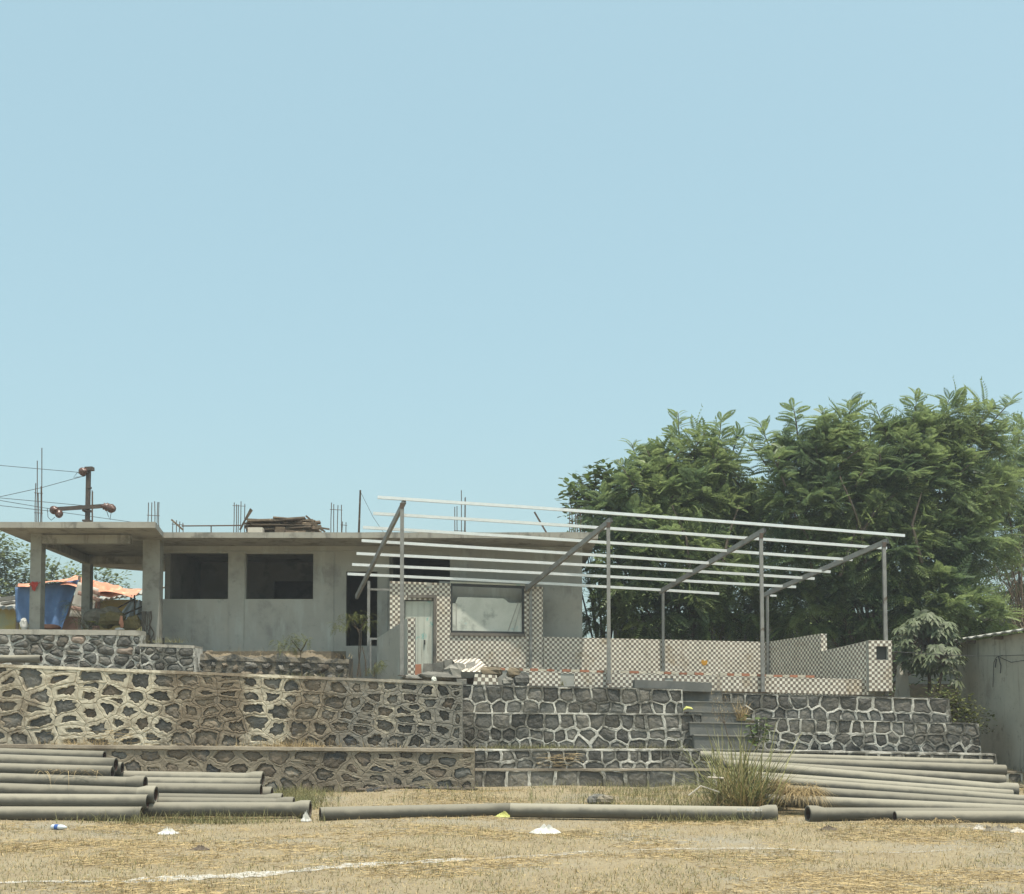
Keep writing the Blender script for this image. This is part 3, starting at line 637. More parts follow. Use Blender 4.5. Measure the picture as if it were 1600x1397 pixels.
def pan(x0, x1, yb0, yb1, yt0, yt1, Y0, Y1): return Panel(P(x0,yb0,Y0), P(x1,yb1,Y1), P(x1,yt1,Y1), P(x0,yt0,Y0))
def enclosure():
    root = thing('tiled_room_front', 'checker-tiled front with a painted door and a boarded window under the canopy', 'tiled wall', P(730,1052,Yb(730)))
    pn = pan(609, 848, 1058, 1058, 908, 917, Yb(609), Yb(848))
    hs = [pn.hole(632,937,680,1075), pn.hole(705,914,818,988)]
    hs[0] = (hs[0][0], hs[0][1], -1, hs[0][3])
    mb = MB(); panel_wall(mb, pn, .2, hs); mb.build('masonry', m_conc, root)
    mb = MB(); tiles(mb, pn, .014, hs, skip=lambda u, v: v > pn.H - .12 and noise.noise((u*3, 0, 2)) > .28 and u < 1.6)
    tag(mb.build('check_tile', TM, root), kind='stuff')
    # door
    D = Yb(656) - .06; z = .06
    def pb(mbx, x0, y0, x1, y1, Y, dep):
        a = P(x0,y1,Y); b = P(x1,y0,Y); mbx.box((a.x,Y,a.z), (b.x,Y+dep,b.z))
    mb = MB(); pb(mb, 632, 929.5, 681.5, 934, D-.03, .16); pb(mb, 677.2, 934.4, 681.5, 1055, D-.03, .16); mb.build('door_frame', m_frame, root)
    mb = MB(); pb(mb, 632.6, 939.5, 676.8, 1056, D+.10, .05); dr = mb.build('door', m_door, root)
    mb = MB()
    for x in (634, 643.5, 653, 662.5, 672): pb(mb, x-.25, 940, x+.25, 1054, D+.088, .0115)
    mb.build('plank_joint', m_frame, dr)
    mb = MB(); pb(mb, 662, 1000, 664.5, 1007, D+.06, .03); mb.build('latch', m_winframe, dr)
    mb = MB(); pb(mb, 633, 934.5, 676.8, 939.2, D+.16, .02); mb.build('dark_gap', m_winframe, root)
    # window
    YW2 = Yb(761) - .05; mb = MB()
    A, B, C, E = pn.hole(704.5,911.5,819,990.5), .05, .05, 0
    u0,u1,v0,v1 = A
    def fr(mbx, a, b, c, e, d0, d1):
        mbx.hexa([pn.pt(a,c,d1), pn.pt(b,c,d1), pn.pt(b,c,d0), pn.pt(a,c,d0), pn.pt(a,e,d1), pn.pt(b,e,d1), pn.pt(b,e,d0), pn.pt(a,e,d0)])
    fr(mb, u0, u1, v1-.07, v1, -.1, .03); fr(mb, u0, u1, v0, v0+.06, -.1, .03); fr(mb, u0, u0+.05, v0+.061, v1-.071, -.1, .03); fr(mb, u1-.06, u1, v0+.061, v1-.071, -.1, .03)
    wf = mb.build('window_frame', m_winframe, root)
    mb = MB(); fr(mb, u0-.02, u1+.03, v0-.09, v0-.002, -.05, .05); mb.build('sill', m_frame, wf)
    mb = MB(); fr(mb, u0-.02, u1+.02, v1+.002, v1+.05, -.05, .05); mb.build('lintel_trim', m_board, wf)
    mb = MB()                                              # broken-topped pale board in the window
    n = 26; ub = [u0+.06 + (u1-u0-.13)*i/n for i in range(n+1)]; Hh = v1 - v0
    tops = []
    for i in range(n+1):
        t = i/n; h = .60 if t < .07 else (.73 if t < .74 else (.73-.12*(t-.74)/.10 if t < .84 else .64)); tops.append(v0 + Hh*(h + .012*noise.noise((i*.9,2,2))))
    for dlt in (0, -.05):
        for i in range(n+1): mb.v.append(pn.pt(ub[i], v0+.062, -.03+dlt))
        for i in range(n+1): mb.v.append(pn.pt(ub[i], tops[i], -.03+dlt))
    k = n+1
    for i in range(n):
        mb.f += [[i,i+1,k+i+1,k+i], [2*k+i+1,2*k+i,3*k+i,3*k+i+1], [k+i,k+i+1,3*k+i+1,3*k+i]]; mb.m += [0,0,0]
    mb.build('board', m_board, root)
    mb = MB(); fr(mb, u0+.16, u0+.19, v0+.07, v0+Hh*.6, -.028, -.02); 
    a = pn.pt(u1-.5, v0+.08, -.02); b = pn.pt(u1-.18, v0+Hh*.66, -.02); mb.bar(a, b, .03, .02, up=V((0,1,0))); mb.bar(a+V((.17,0,0)), b+V((.10,0,0)), .02, .02, up=V((0,1,0))); mb.build('brace', m_sheet, root)
    mb = MB(); fr(mb, u0-.3, u1+.3, v0-.3, v1+.1, -.5, -.42); mb.build('reflection_back', m_conc, root)  # mid-grey backing, its colour stands in for a reflection in the window glass
    # back wall
    r2 = thing('tiled_back_wall', 'waist-high checker-tiled wall along the back posts of the canopy with one orange mark', 'tiled wall', P(1020,1050,Yb(1020)))
    pb2 = pan(849, 1199, 1058, 1062, 995, 1003, Yb(849), Yb(1199)); mb = MB(); panel_wall(mb, pb2, .2, []); mb.build('masonry', m_conc, r2)
    mb = MB(); tiles(mb, pb2, .014, off=(.03,0)); tag(mb.build('check_tile', TM, r2), kind='stuff')
    mb = MB(); c = pb2.uv(1100,1036); q = [(0,-.8),(.5,-.6),(.9,-.1),(1,.6),(.6,.9),(.1,.6),(-.4,.95),(-.95,.6),(-.9,0),(-.5,-.5)]
    mb.v = [pb2.pt(c[0]+a*.11, c[1]+b*.11, .018) for a,b in q]; mb.f = [list(range(len(q)))]; mb.m = [0]; mb.build('orange_mark', m_orangemark, r2)
    # side wall with a step in its top
    r3 = thing('tiled_side_wall', 'stepped-top checker-tiled side wall ending in a pillar with a dark meter niche', 'tiled wall', P(1300,1062,32.5))
    A0 = P(1357,1075,31.35); B0 = P(1200.5,1060,35.38)
    t = .44; C0 = A0.lerp(B0, t); zl = A0.z
    def zp(z, p): return V((p.x, p.y, z))
    zA = P(1357,1001,31.35).z; zC = P(1288,1018,C0.y).z; zC2 = P(1285,990,C0.y).z; zB = P(1200.5,1003,35.38).z
    p1 = Panel(zp(zl-.2,B0), zp(zl-.2,C0), zp(zC2,C0), zp(zB,B0)); p2 = Panel(zp(zl-.2,C0), zp(zl-.2,A0), zp(zA,A0), zp(zC,C0))
    mb = MB(); panel_wall(mb, p1, .22, []); panel_wall(mb, p2, .22, []); mb.build('masonry', m_conc, r3)
    mb = MB(); tiles(mb, p1, .014); tiles(mb, p2, .014)
    nr = V((p1.e.y, -p1.e.x, 0)); n3 = V((0,0,1)); bk = -p1.n
    pe = Panel(zp(zC+.02,C0), zp(zC+.02,C0+bk*.22), zp(zC2,C0+bk*.22), zp(zC2,C0)); tiles(mb, pe, .014)
    # pillar front
    X1 = P(1394,1080,31.2); Xa = P(1358,1080,31.2); pf = Panel(Xa, X1, zp(zA,X1), zp(zA,Xa)); hn = pf.hole(1369,1010,1387,1031)
    tiles(mb, pf, .014, [hn]); pr_ = Panel(X1, X1+V((0.10,.35,0)), zp(zA,X1+V((.10,.35,0))), zp(zA,X1)); tiles(mb, pr_, .014)
    tag(mb.build('check_tile', TM, r3), kind='stuff')
    mb = MB(); panel_wall(mb, pf, .33, [hn]); pl = mb.build('pillar', m_conc, r3)
    mb = MB(); u0,u1,v0,v1 = hn; mb.hexa([pf.pt(u0,v0,-.12), pf.pt(u1,v0,-.12), pf.pt(u1,v0,-.32), pf.pt(u0,v0,-.32), pf.pt(u0,v1,-.12), pf.pt(u1,v1,-.12), pf.pt(u1,v1,-.32), pf.pt(u0,v1,-.32)]); mb.build('meter_niche', m_winframe, pl)
    # front parapet with brick capping
    r4 = thing('tiled_parapet', 'low checker-tiled front parapet with orange bricks showing along its top', 'tiled wall', P(1080,1078,Yf(1080)+.25))
    def yt(x): return 1047 + (x-770)*.0245
    def ybm(x): return 1072 + (x-830)*.0265
    pf4 = pan(768, 1357.5, ybm(768), ybm(1357.5), yt(768), yt(1357.5), Yf(768)+.25, Yf(1357.5)+.12)
    patch = pf4.hole(876,1047,897,1072)
    mb = MB(); panel_wall(mb, pf4, .22, []); mb.build('masonry', m_conc, r4)
    e1 = pf4.uv(826,1060)[0]; bk_ = pf4.uv(1040,1060)[0]
    def sk(u, v):
        if u < e1 + .35*noise.noise((v*6, 1, 1)) : return True
        return abs(u - bk_ - .4*(pf4.H - v)) < .12 and v < pf4.H*.7 and v > .1
    mb = MB(); tiles(mb, pf4, .014, [(patch[0], patch[1], -1, pf4.H-.05)], skip=sk); tag(mb.build('check_tile', TM, r4), kind='stuff')
    u = .15; i = 0
    while u < pf4.uv(1270,1055)[0]:
        L = rnd(.20,.27); 
        if noise.noise((u*2,3,3)) > -.38:
            bb = MB(); d0, d1 = .016, -.13; h = rnd(.055,.075); v = pf4.H + .003
            bb.hexa([pf4.pt(u,v,d0), pf4.pt(u+L-.015,v,d0), pf4.pt(u+L-.015,v,d1), pf4.pt(u,v,d1), pf4.pt(u,v+h,d0), pf4.pt(u+L-.015,v+h,d0), pf4.pt(u+L-.015,v+h,d1), pf4.pt(u,v+h,d1)])
            bb.build('brick', m_brick if i % 2 == 0 else m_brick_white, r4)
        u += L; i += 1
    # broken plaster side wall with sloping top left of the door
    r5 = thing('broken_plaster_wall', 'grey plaster side wall with a sloping broken top and one tiled end beside the door', 'broken wall', P(620,1058,31))
    A = P(637,1060,30.2); B = P(589,1056,32.3); zt = P(637,966,30.2).z; zb2 = P(608,985,31.4).z
    p5 = Panel(V((B.x,B.y,A.z-.2)), V((A.x,A.y,A.z-.2)), V((A.x,A.y,zt)), V((B.x,B.y,P(589,997,32.3).z)))
    mb = MB(); panel_wall(mb, p5, .2, []); mb.build('masonry', m_conc, r5)
    p6 = Panel(P(636.6,1057,30.15), P(648.5,1057,30.15), P(648.5,965,30.15), P(636.6,965,30.15)); mb = MB(); panel_wall(mb, p6, .25, []); mb.build('end_pier', m_conc, r5)
    mb = MB(); tiles(mb, p6, .014, off=(.015,0)); tag(mb.build('check_tile', TM, r5), kind='stuff')
    # floor strip of raised plaster base between building door and tiled front
    mb = MB(); a = P(541,1010,34.9); b = P(612,1012,34.9); mb.box((a.x,34.86,3.0), (b.x,34.97,a.z)); tag(mb.build('plinth', m_conc), 'grey plaster plinth under the dark doorway of the building', 'plinth')
enclosure()

# ---------------------------------------------------------------- steel canopy frame
def canopy():
    root = thing('steel_canopy_frame', 'bare steel canopy frame of eight posts, sloping rafters and bright purlins without roof sheets', 'canopy frame', P(951,1068,Yf(951)))
    F_ = [((627,786),(628,1056)), ((950,816),(951.5,1069)), ((1188,833),(1192,1082)), ((1379,847),(1385.5,1088))]
    B_ = [((575,908),(575.5,1052)), ((829,913),(829.5,1050)), ((1036,922),(1036.5,1052)), ((1199,927),(1200,1054))]
    for (t, b) in F_:
        Y = Yf(b[0]); mb = MB(); p = P(*t, Y); q = P(*b, Y); mb.bar(q, V((q.x*.6+p.x*.4 , Y, p.z)), .095, .095, up=V((0,1,0))); po = mb.build('post', m_steel, root); mb = MB(); mb.box((q.x-.1,Y-.1,q.z), (q.x+.1,Y+.1,q.z+.014)); mb.build('base_plate', m_rust, po); mb = MB(); e_ = V((q.x*.6+p.x*.4, Y, p.z)); mb.box((e_.x-.052,Y-.055,e_.z-.16), (e_.x+.052,Y-.0485,e_.z-.01)); mb.build('gusset', m_rust, po)
    for (t, b) in B_:
        Y = Yb(b[0]) - .12; mb = MB(); p = P(*t, Y); q = P(*b, Y); mb.bar(q, V((q.x, Y, p.z)), .08, .08, up=V((0,1,0))); mb.build('post', m_steel, root)
    for (a, b) in (((632,783),(557,933)), ((955,812),(822,921)), ((1195,828),(1031,925)), ((1387,845),(1193,930))):
        p = P(*a, Yf(a[0]) - .02); q = P(*b, Yb(b[0]) - .05); mb = MB(); mb.bar(p, q, .075, .14); r_ = mb.build('rafter', m_steel, root)
        mb = MB(); d = (p - q).normalized(); mb.bar(p + d*.003, p + d*.012, .07, .13); mb.build('end_cap', m_winframe, r_)
    PU = [((590,777),(1413,837)), ((583,802),(1385,857)), ((567,824),(1331,875)), ((565,845),(1297,893.5)), ((557,865),(1272,904)), ((550,882),(1243,917.5)), ((543,897),(1123,927.5))]
    T = [0, .165, .33, .5, .66, .83, .99]
    for (a, b), t in zip(PU, T):
        ya = Yf(a[0])*(1-t) + (Yb(a[0])-.05)*t - .02; yb = Yf(b[0])*(1-t) + (Yb(b[0])-.05)*t - .02
        pts = []; n = 7
        for i in range(n+1):
            s_ = i/n; s0 = P(a[0]+(b[0]-a[0])*s_, a[1]+(b[1]-a[1])*s_ - 1.6*math.sin(math.pi*s_) + (.4*noise.noise((i*.8, t*9, 0))), ya+(yb-ya)*s_); pts.append(s0)
        mb = MB()
        for p, q in zip(pts[:-1], pts[1:]): mb.bar(p, q + (q-p).normalized()*.004, .07, .078)
        mb.build('purlin', m_galv, root)
    mb = MB(); mb.bar(P(1203,930.5,Yb(1203)-.1), P(1213,931,Yb(1213)-.1), .05, .06); mb.build('purlin', m_galv, root)
    for (a, b, y) in (((577,921),(609,921.5),33.15), ((577,998),(625,999),32.9)):
        mb = MB(); mb.bar(P(*a,y), P(*b,y), .05, .06); mb.build('side_rail', m_steel, root)
    mb = MB(); mb.bar(P(579,1052,32.9), P(579,997,32.9), .045, .045, up=V((0,1,0))); mb.build('side_rail', m_steel, root)
canopy()
# ---------------------------------------------------------------- pipes
def pipe_proto(sock):
    r, L = .13, 5.0; n = 20; root = bpy.data.objects.new('water_pipe', None); COL.objects.link(root); WL[root.name] = V((0,0,0)); root.empty_display_size = .2
    def ring(mb, prof):
        b = len(mb.v)
        for x, rr in prof:
            for j in range(n): a = 2*math.pi*j/n; mb.v.append(V((x, math.cos(a)*rr, math.sin(a)*rr)))
        for i in range(len(prof)-1):
            for j in range(n): mb.f.append([b+i*n+j, b+i*n+(j+1)%n, b+(i+1)*n+(j+1)%n, b+(i+1)*n+j]); mb.m.append(0)
    e = L - .24 if sock else L
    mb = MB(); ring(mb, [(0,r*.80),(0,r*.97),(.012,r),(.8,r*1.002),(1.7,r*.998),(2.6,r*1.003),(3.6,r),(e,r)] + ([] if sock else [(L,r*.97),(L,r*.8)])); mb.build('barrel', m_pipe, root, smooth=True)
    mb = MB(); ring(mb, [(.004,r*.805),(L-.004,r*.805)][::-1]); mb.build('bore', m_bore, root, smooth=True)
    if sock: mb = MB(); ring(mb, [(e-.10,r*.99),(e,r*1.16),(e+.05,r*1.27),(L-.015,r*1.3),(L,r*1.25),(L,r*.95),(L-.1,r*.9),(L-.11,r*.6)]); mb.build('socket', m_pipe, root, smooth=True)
    return root
protoS = pipe_proto(True); protoP = pipe_proto(False); used = set()
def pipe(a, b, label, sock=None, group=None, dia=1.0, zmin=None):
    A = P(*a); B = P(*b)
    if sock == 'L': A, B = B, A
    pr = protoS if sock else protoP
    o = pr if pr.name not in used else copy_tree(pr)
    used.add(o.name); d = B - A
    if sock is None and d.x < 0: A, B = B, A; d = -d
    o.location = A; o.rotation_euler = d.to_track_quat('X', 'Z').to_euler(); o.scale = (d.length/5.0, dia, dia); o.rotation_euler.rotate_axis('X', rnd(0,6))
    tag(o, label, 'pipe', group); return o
def pipes():
    GL = 'grey cement pipes stacked at the left'; GR = 'grey cement pipes stacked at the right'; GM = 'grey cement pipes lying along the front'
    q = pipe
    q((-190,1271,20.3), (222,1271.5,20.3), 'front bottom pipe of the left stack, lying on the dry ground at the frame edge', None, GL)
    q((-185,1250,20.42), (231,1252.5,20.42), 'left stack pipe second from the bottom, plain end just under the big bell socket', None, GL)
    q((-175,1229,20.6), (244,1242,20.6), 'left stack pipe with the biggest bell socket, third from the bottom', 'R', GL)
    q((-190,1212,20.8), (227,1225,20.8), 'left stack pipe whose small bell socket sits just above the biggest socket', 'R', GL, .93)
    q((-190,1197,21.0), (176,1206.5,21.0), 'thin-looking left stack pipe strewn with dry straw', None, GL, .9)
    q((-190,1183,21.2), (181,1195.5,21.15), 'left stack pipe near the top with a dark lower side and plain end', None, GL, 1.05)
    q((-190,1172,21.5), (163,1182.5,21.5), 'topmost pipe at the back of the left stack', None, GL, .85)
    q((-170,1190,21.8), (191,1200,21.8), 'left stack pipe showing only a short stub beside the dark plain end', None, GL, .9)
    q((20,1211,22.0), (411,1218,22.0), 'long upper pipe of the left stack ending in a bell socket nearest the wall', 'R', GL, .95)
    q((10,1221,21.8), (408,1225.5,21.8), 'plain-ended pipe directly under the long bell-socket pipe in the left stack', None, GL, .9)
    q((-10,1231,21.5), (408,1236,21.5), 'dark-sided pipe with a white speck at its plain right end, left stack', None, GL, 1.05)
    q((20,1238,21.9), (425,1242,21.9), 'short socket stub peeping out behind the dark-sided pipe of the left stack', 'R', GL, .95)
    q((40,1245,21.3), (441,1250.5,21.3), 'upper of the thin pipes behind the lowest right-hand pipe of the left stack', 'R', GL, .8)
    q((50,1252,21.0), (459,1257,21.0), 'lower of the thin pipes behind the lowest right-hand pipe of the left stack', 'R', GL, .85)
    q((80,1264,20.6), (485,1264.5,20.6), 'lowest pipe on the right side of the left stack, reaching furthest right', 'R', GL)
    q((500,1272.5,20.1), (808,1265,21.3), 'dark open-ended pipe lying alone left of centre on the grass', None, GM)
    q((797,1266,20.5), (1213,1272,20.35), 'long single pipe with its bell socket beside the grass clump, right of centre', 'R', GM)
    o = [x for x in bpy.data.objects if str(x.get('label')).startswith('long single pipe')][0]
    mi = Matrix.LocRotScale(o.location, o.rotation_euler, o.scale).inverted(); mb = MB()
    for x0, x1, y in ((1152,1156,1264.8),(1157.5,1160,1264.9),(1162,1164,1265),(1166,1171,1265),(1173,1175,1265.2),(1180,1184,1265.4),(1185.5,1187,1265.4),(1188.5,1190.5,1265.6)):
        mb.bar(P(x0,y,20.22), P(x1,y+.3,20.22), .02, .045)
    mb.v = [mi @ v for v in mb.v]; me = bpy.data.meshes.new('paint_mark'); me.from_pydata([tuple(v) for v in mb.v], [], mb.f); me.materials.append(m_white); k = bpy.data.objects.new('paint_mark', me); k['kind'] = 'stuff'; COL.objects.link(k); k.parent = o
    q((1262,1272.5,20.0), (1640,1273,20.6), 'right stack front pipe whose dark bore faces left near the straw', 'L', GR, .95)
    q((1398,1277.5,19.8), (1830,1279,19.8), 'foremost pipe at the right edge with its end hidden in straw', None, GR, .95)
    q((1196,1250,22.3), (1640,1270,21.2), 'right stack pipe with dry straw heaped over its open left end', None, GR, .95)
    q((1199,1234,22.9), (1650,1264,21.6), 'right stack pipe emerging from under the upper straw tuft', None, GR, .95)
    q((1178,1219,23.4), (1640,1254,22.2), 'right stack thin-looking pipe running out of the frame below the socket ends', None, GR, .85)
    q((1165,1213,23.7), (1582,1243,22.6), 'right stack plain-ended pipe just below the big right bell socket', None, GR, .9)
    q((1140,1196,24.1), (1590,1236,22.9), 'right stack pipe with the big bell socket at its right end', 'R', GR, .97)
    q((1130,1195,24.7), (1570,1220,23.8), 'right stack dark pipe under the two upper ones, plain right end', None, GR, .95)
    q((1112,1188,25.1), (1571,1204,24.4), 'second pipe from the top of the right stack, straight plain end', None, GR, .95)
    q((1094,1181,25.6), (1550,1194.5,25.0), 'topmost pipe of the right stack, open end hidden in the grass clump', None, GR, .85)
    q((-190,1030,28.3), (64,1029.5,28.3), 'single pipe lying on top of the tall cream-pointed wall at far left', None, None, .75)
pipes()

# ---------------------------------------------------------------- foliage
def rotm(dirs, roll=.12):
    x = dirs / np.linalg.norm(dirs, axis=1, keepdims=True); z0 = np.array([0,0,1.0]) + np.random.randn(len(x), 3) * roll
    y = np.cross(z0, x); y /= np.linalg.norm(y, axis=1, keepdims=True) + 1e-9; z = np.cross(x, y); return np.stack([x, y, z], axis=2)
def frond_template(pairs=9, plen=.26, pw=.085, droop=.35, lift=.0):
    vs = []; qs = []
    def pt(t): return np.array([t, 0, lift*t - droop*t*t])
    for i in range(pairs):
        t = .14 + .84*i/(pairs-1); p = pt(t); l = plen * (math.sin(math.pi*(.12+.80*i/(pairs-1)))**.7)
        for s in (-1, 1):
            d = np.array([.55, s*.95, -.22]); d /= np.linalg.norm(d); wv = np.array([.8, -s*.5, 0]); wv /= np.linalg.norm(wv); b = len(vs)
            vs += [p, p + d*l*.5 + wv*pw*.5, p + d*l + np.array([0,0,-.05*l]), p + d*l*.5 - wv*pw*.5]; qs.append([b, b+1, b+2, b+3])
    b = len(vs); p = pt(.97); vs += [p, p+np.array([.08,.03,-.03]), p+np.array([.17,0,-.08]), p+np.array([.08,-.03,-.03])]; qs.append([b,b+1,b+2,b+3])
    b = len(vs); r_ = .012; vs += [pt(0)+[0,-r_,0], pt(.5)+[0,-r_*.7,0], pt(.5)+[0,r_*.7,0], pt(0)+[0,r_,0]]; qs.append([b,b+1,b+2,b+3])
    b = len(vs); vs += [pt(.5)+[0,-r_*.7,0], pt(1)+[0,-r_*.2,0], pt(1)+[0,r_*.2,0], pt(.5)+[0,r_*.7,0]]; qs.append([b,b+1,b+2,b+3])
    return np.array(vs, float), np.array(qs)
def leaf_template(L=1., Wd=.5):
    v = np.array([[0,0,0],[.35,-.42*Wd/.5*.5,-.02],[.75,-.36*Wd/.5*.5,-.06],[1,0,-.13],[.75,.36*Wd/.5*.5,-.06],[.35,.42*Wd/.5*.5,-.02]]) * L
    return v, np.array([[0,1,2,3],[0,3,4,5]])
def palm_template(n=7):
    vs = []; qs = []
    for i in range(n):
        a = (i - (n-1)/2) * .62; l = 1 - .12*abs(i-(n-1)/2); c, s = math.cos(a), math.sin(a); b = len(vs)
        def q(x, y, z): return [x*c - y*s, x*s + y*c, z]
        vs += [q(0,0,0), q(.55*l,-.13,-.05), q(l,0,-.28), q(.55*l,.13,-.05)]; qs.append([b,b+1,b+2,b+3])
    return np.array(vs), np.array(qs)
def scatter(tpl, pos, dirs, scl, roll=.12):
    tv, tq = tpl; Rm = rotm(dirs, roll); n = len(pos); out = np.einsum('nij,kj->nki', Rm, tv) * scl[:,None,None] + pos[:,None,:]
    q = (tq[None] + (np.arange(n) * len(tv))[:,None,None]).reshape(-1, tq.shape[1]); return out.reshape(-1,3), q
def tips(clusters, dens, csc=.88):
    """points in ellipsoidal clusters given as (px, py, r_px, Y): more near the skin"""
    out = []; cen = []
    for (px, py, rp, Y) in clusters:
        c = np.array(P(px, py, Y)); r = rp * Y / FPX * csc; n = max(4, int(dens * r**2.3))
        d = np.random.randn(n,3); d /= np.linalg.norm(d,axis=1,keepdims=True); rr = r * np.random.rand(n)**.45
        p = c + d*rr[:,None]*np.array([1,1.0,.9]); out.append(p); cen.append(np.repeat(c[None], n, 0))
    return np.concatenate(out), np.concatenate(cen)
def rosette(tp, cen, k, spread=.8, up=.35, ow=.4):
    pos = np.repeat(tp, k, 0); out = pos - np.repeat(cen, k, 0); out /= np.linalg.norm(out,axis=1,keepdims=True)+1e-6
    a = np.random.rand(len(pos))*2*math.pi; d = np.stack([np.cos(a), np.sin(a), np.random.uniform(-.35,.55,len(pos))],1)
    d = d*spread + out*ow + np.array([0,0,up]); return pos, d
def limbs(mb, base, top, r0, clusters, n_sub=2, twig=None):
    mb.tube([base, base.lerp(top,.35)+V((rnd(-.15,.15),rnd(-.1,.1),0)), base.lerp(top,.7)+V((rnd(-.15,.15),0,0)), top], [r0, r0*.85, r0*.72, r0*.62], 8)
    for (px, py, rp, Y) in clusters:
        c = P(px, py, Y); s = base.lerp(top, rnd(.75, 1.)); m1 = s.lerp(c,.5) + V((rnd(-.3,.3), rnd(-.3,.3), rnd(-.1,.35)))
        mb.tube([s, m1, c], [r0*.38, r0*.24, r0*.10], 5, cap=False)
        for _ in range(n_sub): mb.tube([c.lerp(m1,rnd(0,.4)), c + V((rnd(-1,1), rnd(-1,1), rnd(-.2,1)))*rp*Y/FPX*.8], [r0*.08, r0*.03], 4, cap=False)
FT = [frond_template(12,.25,.062,.65), frond_template(12,.22,.058,.95,.15), frond_template(11,.27,.105,.55,.2)]
def feather_tree(label, base, top, r0, clusters, sprays, dens, k=6, fl=(.42,1.0), mat=None, group='feathery trees behind the canopy', front=()):
    root = thing('feathery_tree', label, 'tree', base, group)
    mb = MB(); limbs(mb, base, top, r0, clusters, 3)
    tp, cen = tips(clusters, dens); V_, Q_ = [], []; off = 0
    pos, d = rosette(tp, cen, k, .75, .05, .75)
    sel = np.random.randint(0, len(FT), len(pos)); sc = np.random.uniform(*fl, len(pos))
    sp_pos, sp_d, sp_s = [], [], []
    for (px, py, hpx, lean, Y) in sprays:          # upright shoots with fronds all round
        Y += rnd(-.6,.6); hpx *= rnd(.8,1.5); a = P(px - lean*.6, py + hpx, Y); b = P(px + lean*1.3, py + rnd(-4,10), Y); mb.tube([a, a.lerp(b,.5)+V((rnd(-.08,.08),0,0)), b], [.035,.025,.012], 5, cap=False); n = max(14, int(hpx/1.9))
        for i in range(n):
            t = (i+.5)/n; p = a.lerp(b, t); az = i*2.4 + rnd(-.7,.7); sp_pos.append(tuple(p)); sp_d.append((math.cos(az), math.sin(az)*.8, rnd(-.05,.45) + .8*t*t)); sp_s.append(((.82 if i % 3 else .55)*(1-.42*t)) * rnd(.85,1.1))
    for pl in front: mb.tube([P(*p) for p in pl], [.07 - .05*i/max(1,len(pl)-1) for i in range(len(pl))], 6, cap=False)
    if sp_pos:
        pos = np.concatenate([pos, np.array(sp_pos)]); d = np.concatenate([d, np.array(sp_d)]); sc = np.concatenate([sc, np.array(sp_s)]); sel = np.concatenate([sel, np.full(len(sp_pos), 2)])
    for i, t in enumerate(FT):
        m = sel == i; v, q = scatter(t, pos[m], d[m], sc[m], .5); V_.append(v); Q_.append(q + off); off += len(v)
    mb.build('trunk', m_bark, root, smooth=True)
    build_np('crown', np.concatenate(V_), np.concatenate(Q_), mat or m_leaf, root)
    return root
def leaf_tree(name, label, base, top, r0, clusters, dens, k, sz, mat, tpl, group=None, cat='tree', barkm=None):
    root = thing(name, label, cat, base, group); mb = MB()
    if r0: limbs(mb, base, top, r0, clusters, 2); mb.build('trunk', barkm or m_bark, root, smooth=True)
    tp, cen = tips(clusters, dens); pos, d = rosette(tp, cen, k, .9, .1); pos = pos + np.random.randn(*pos.shape)*sz[1]*.6
    v, q = scatter(tpl, pos, d, np.random.uniform(*sz, len(pos))); build_np('crown', v, q, mat, root); return root
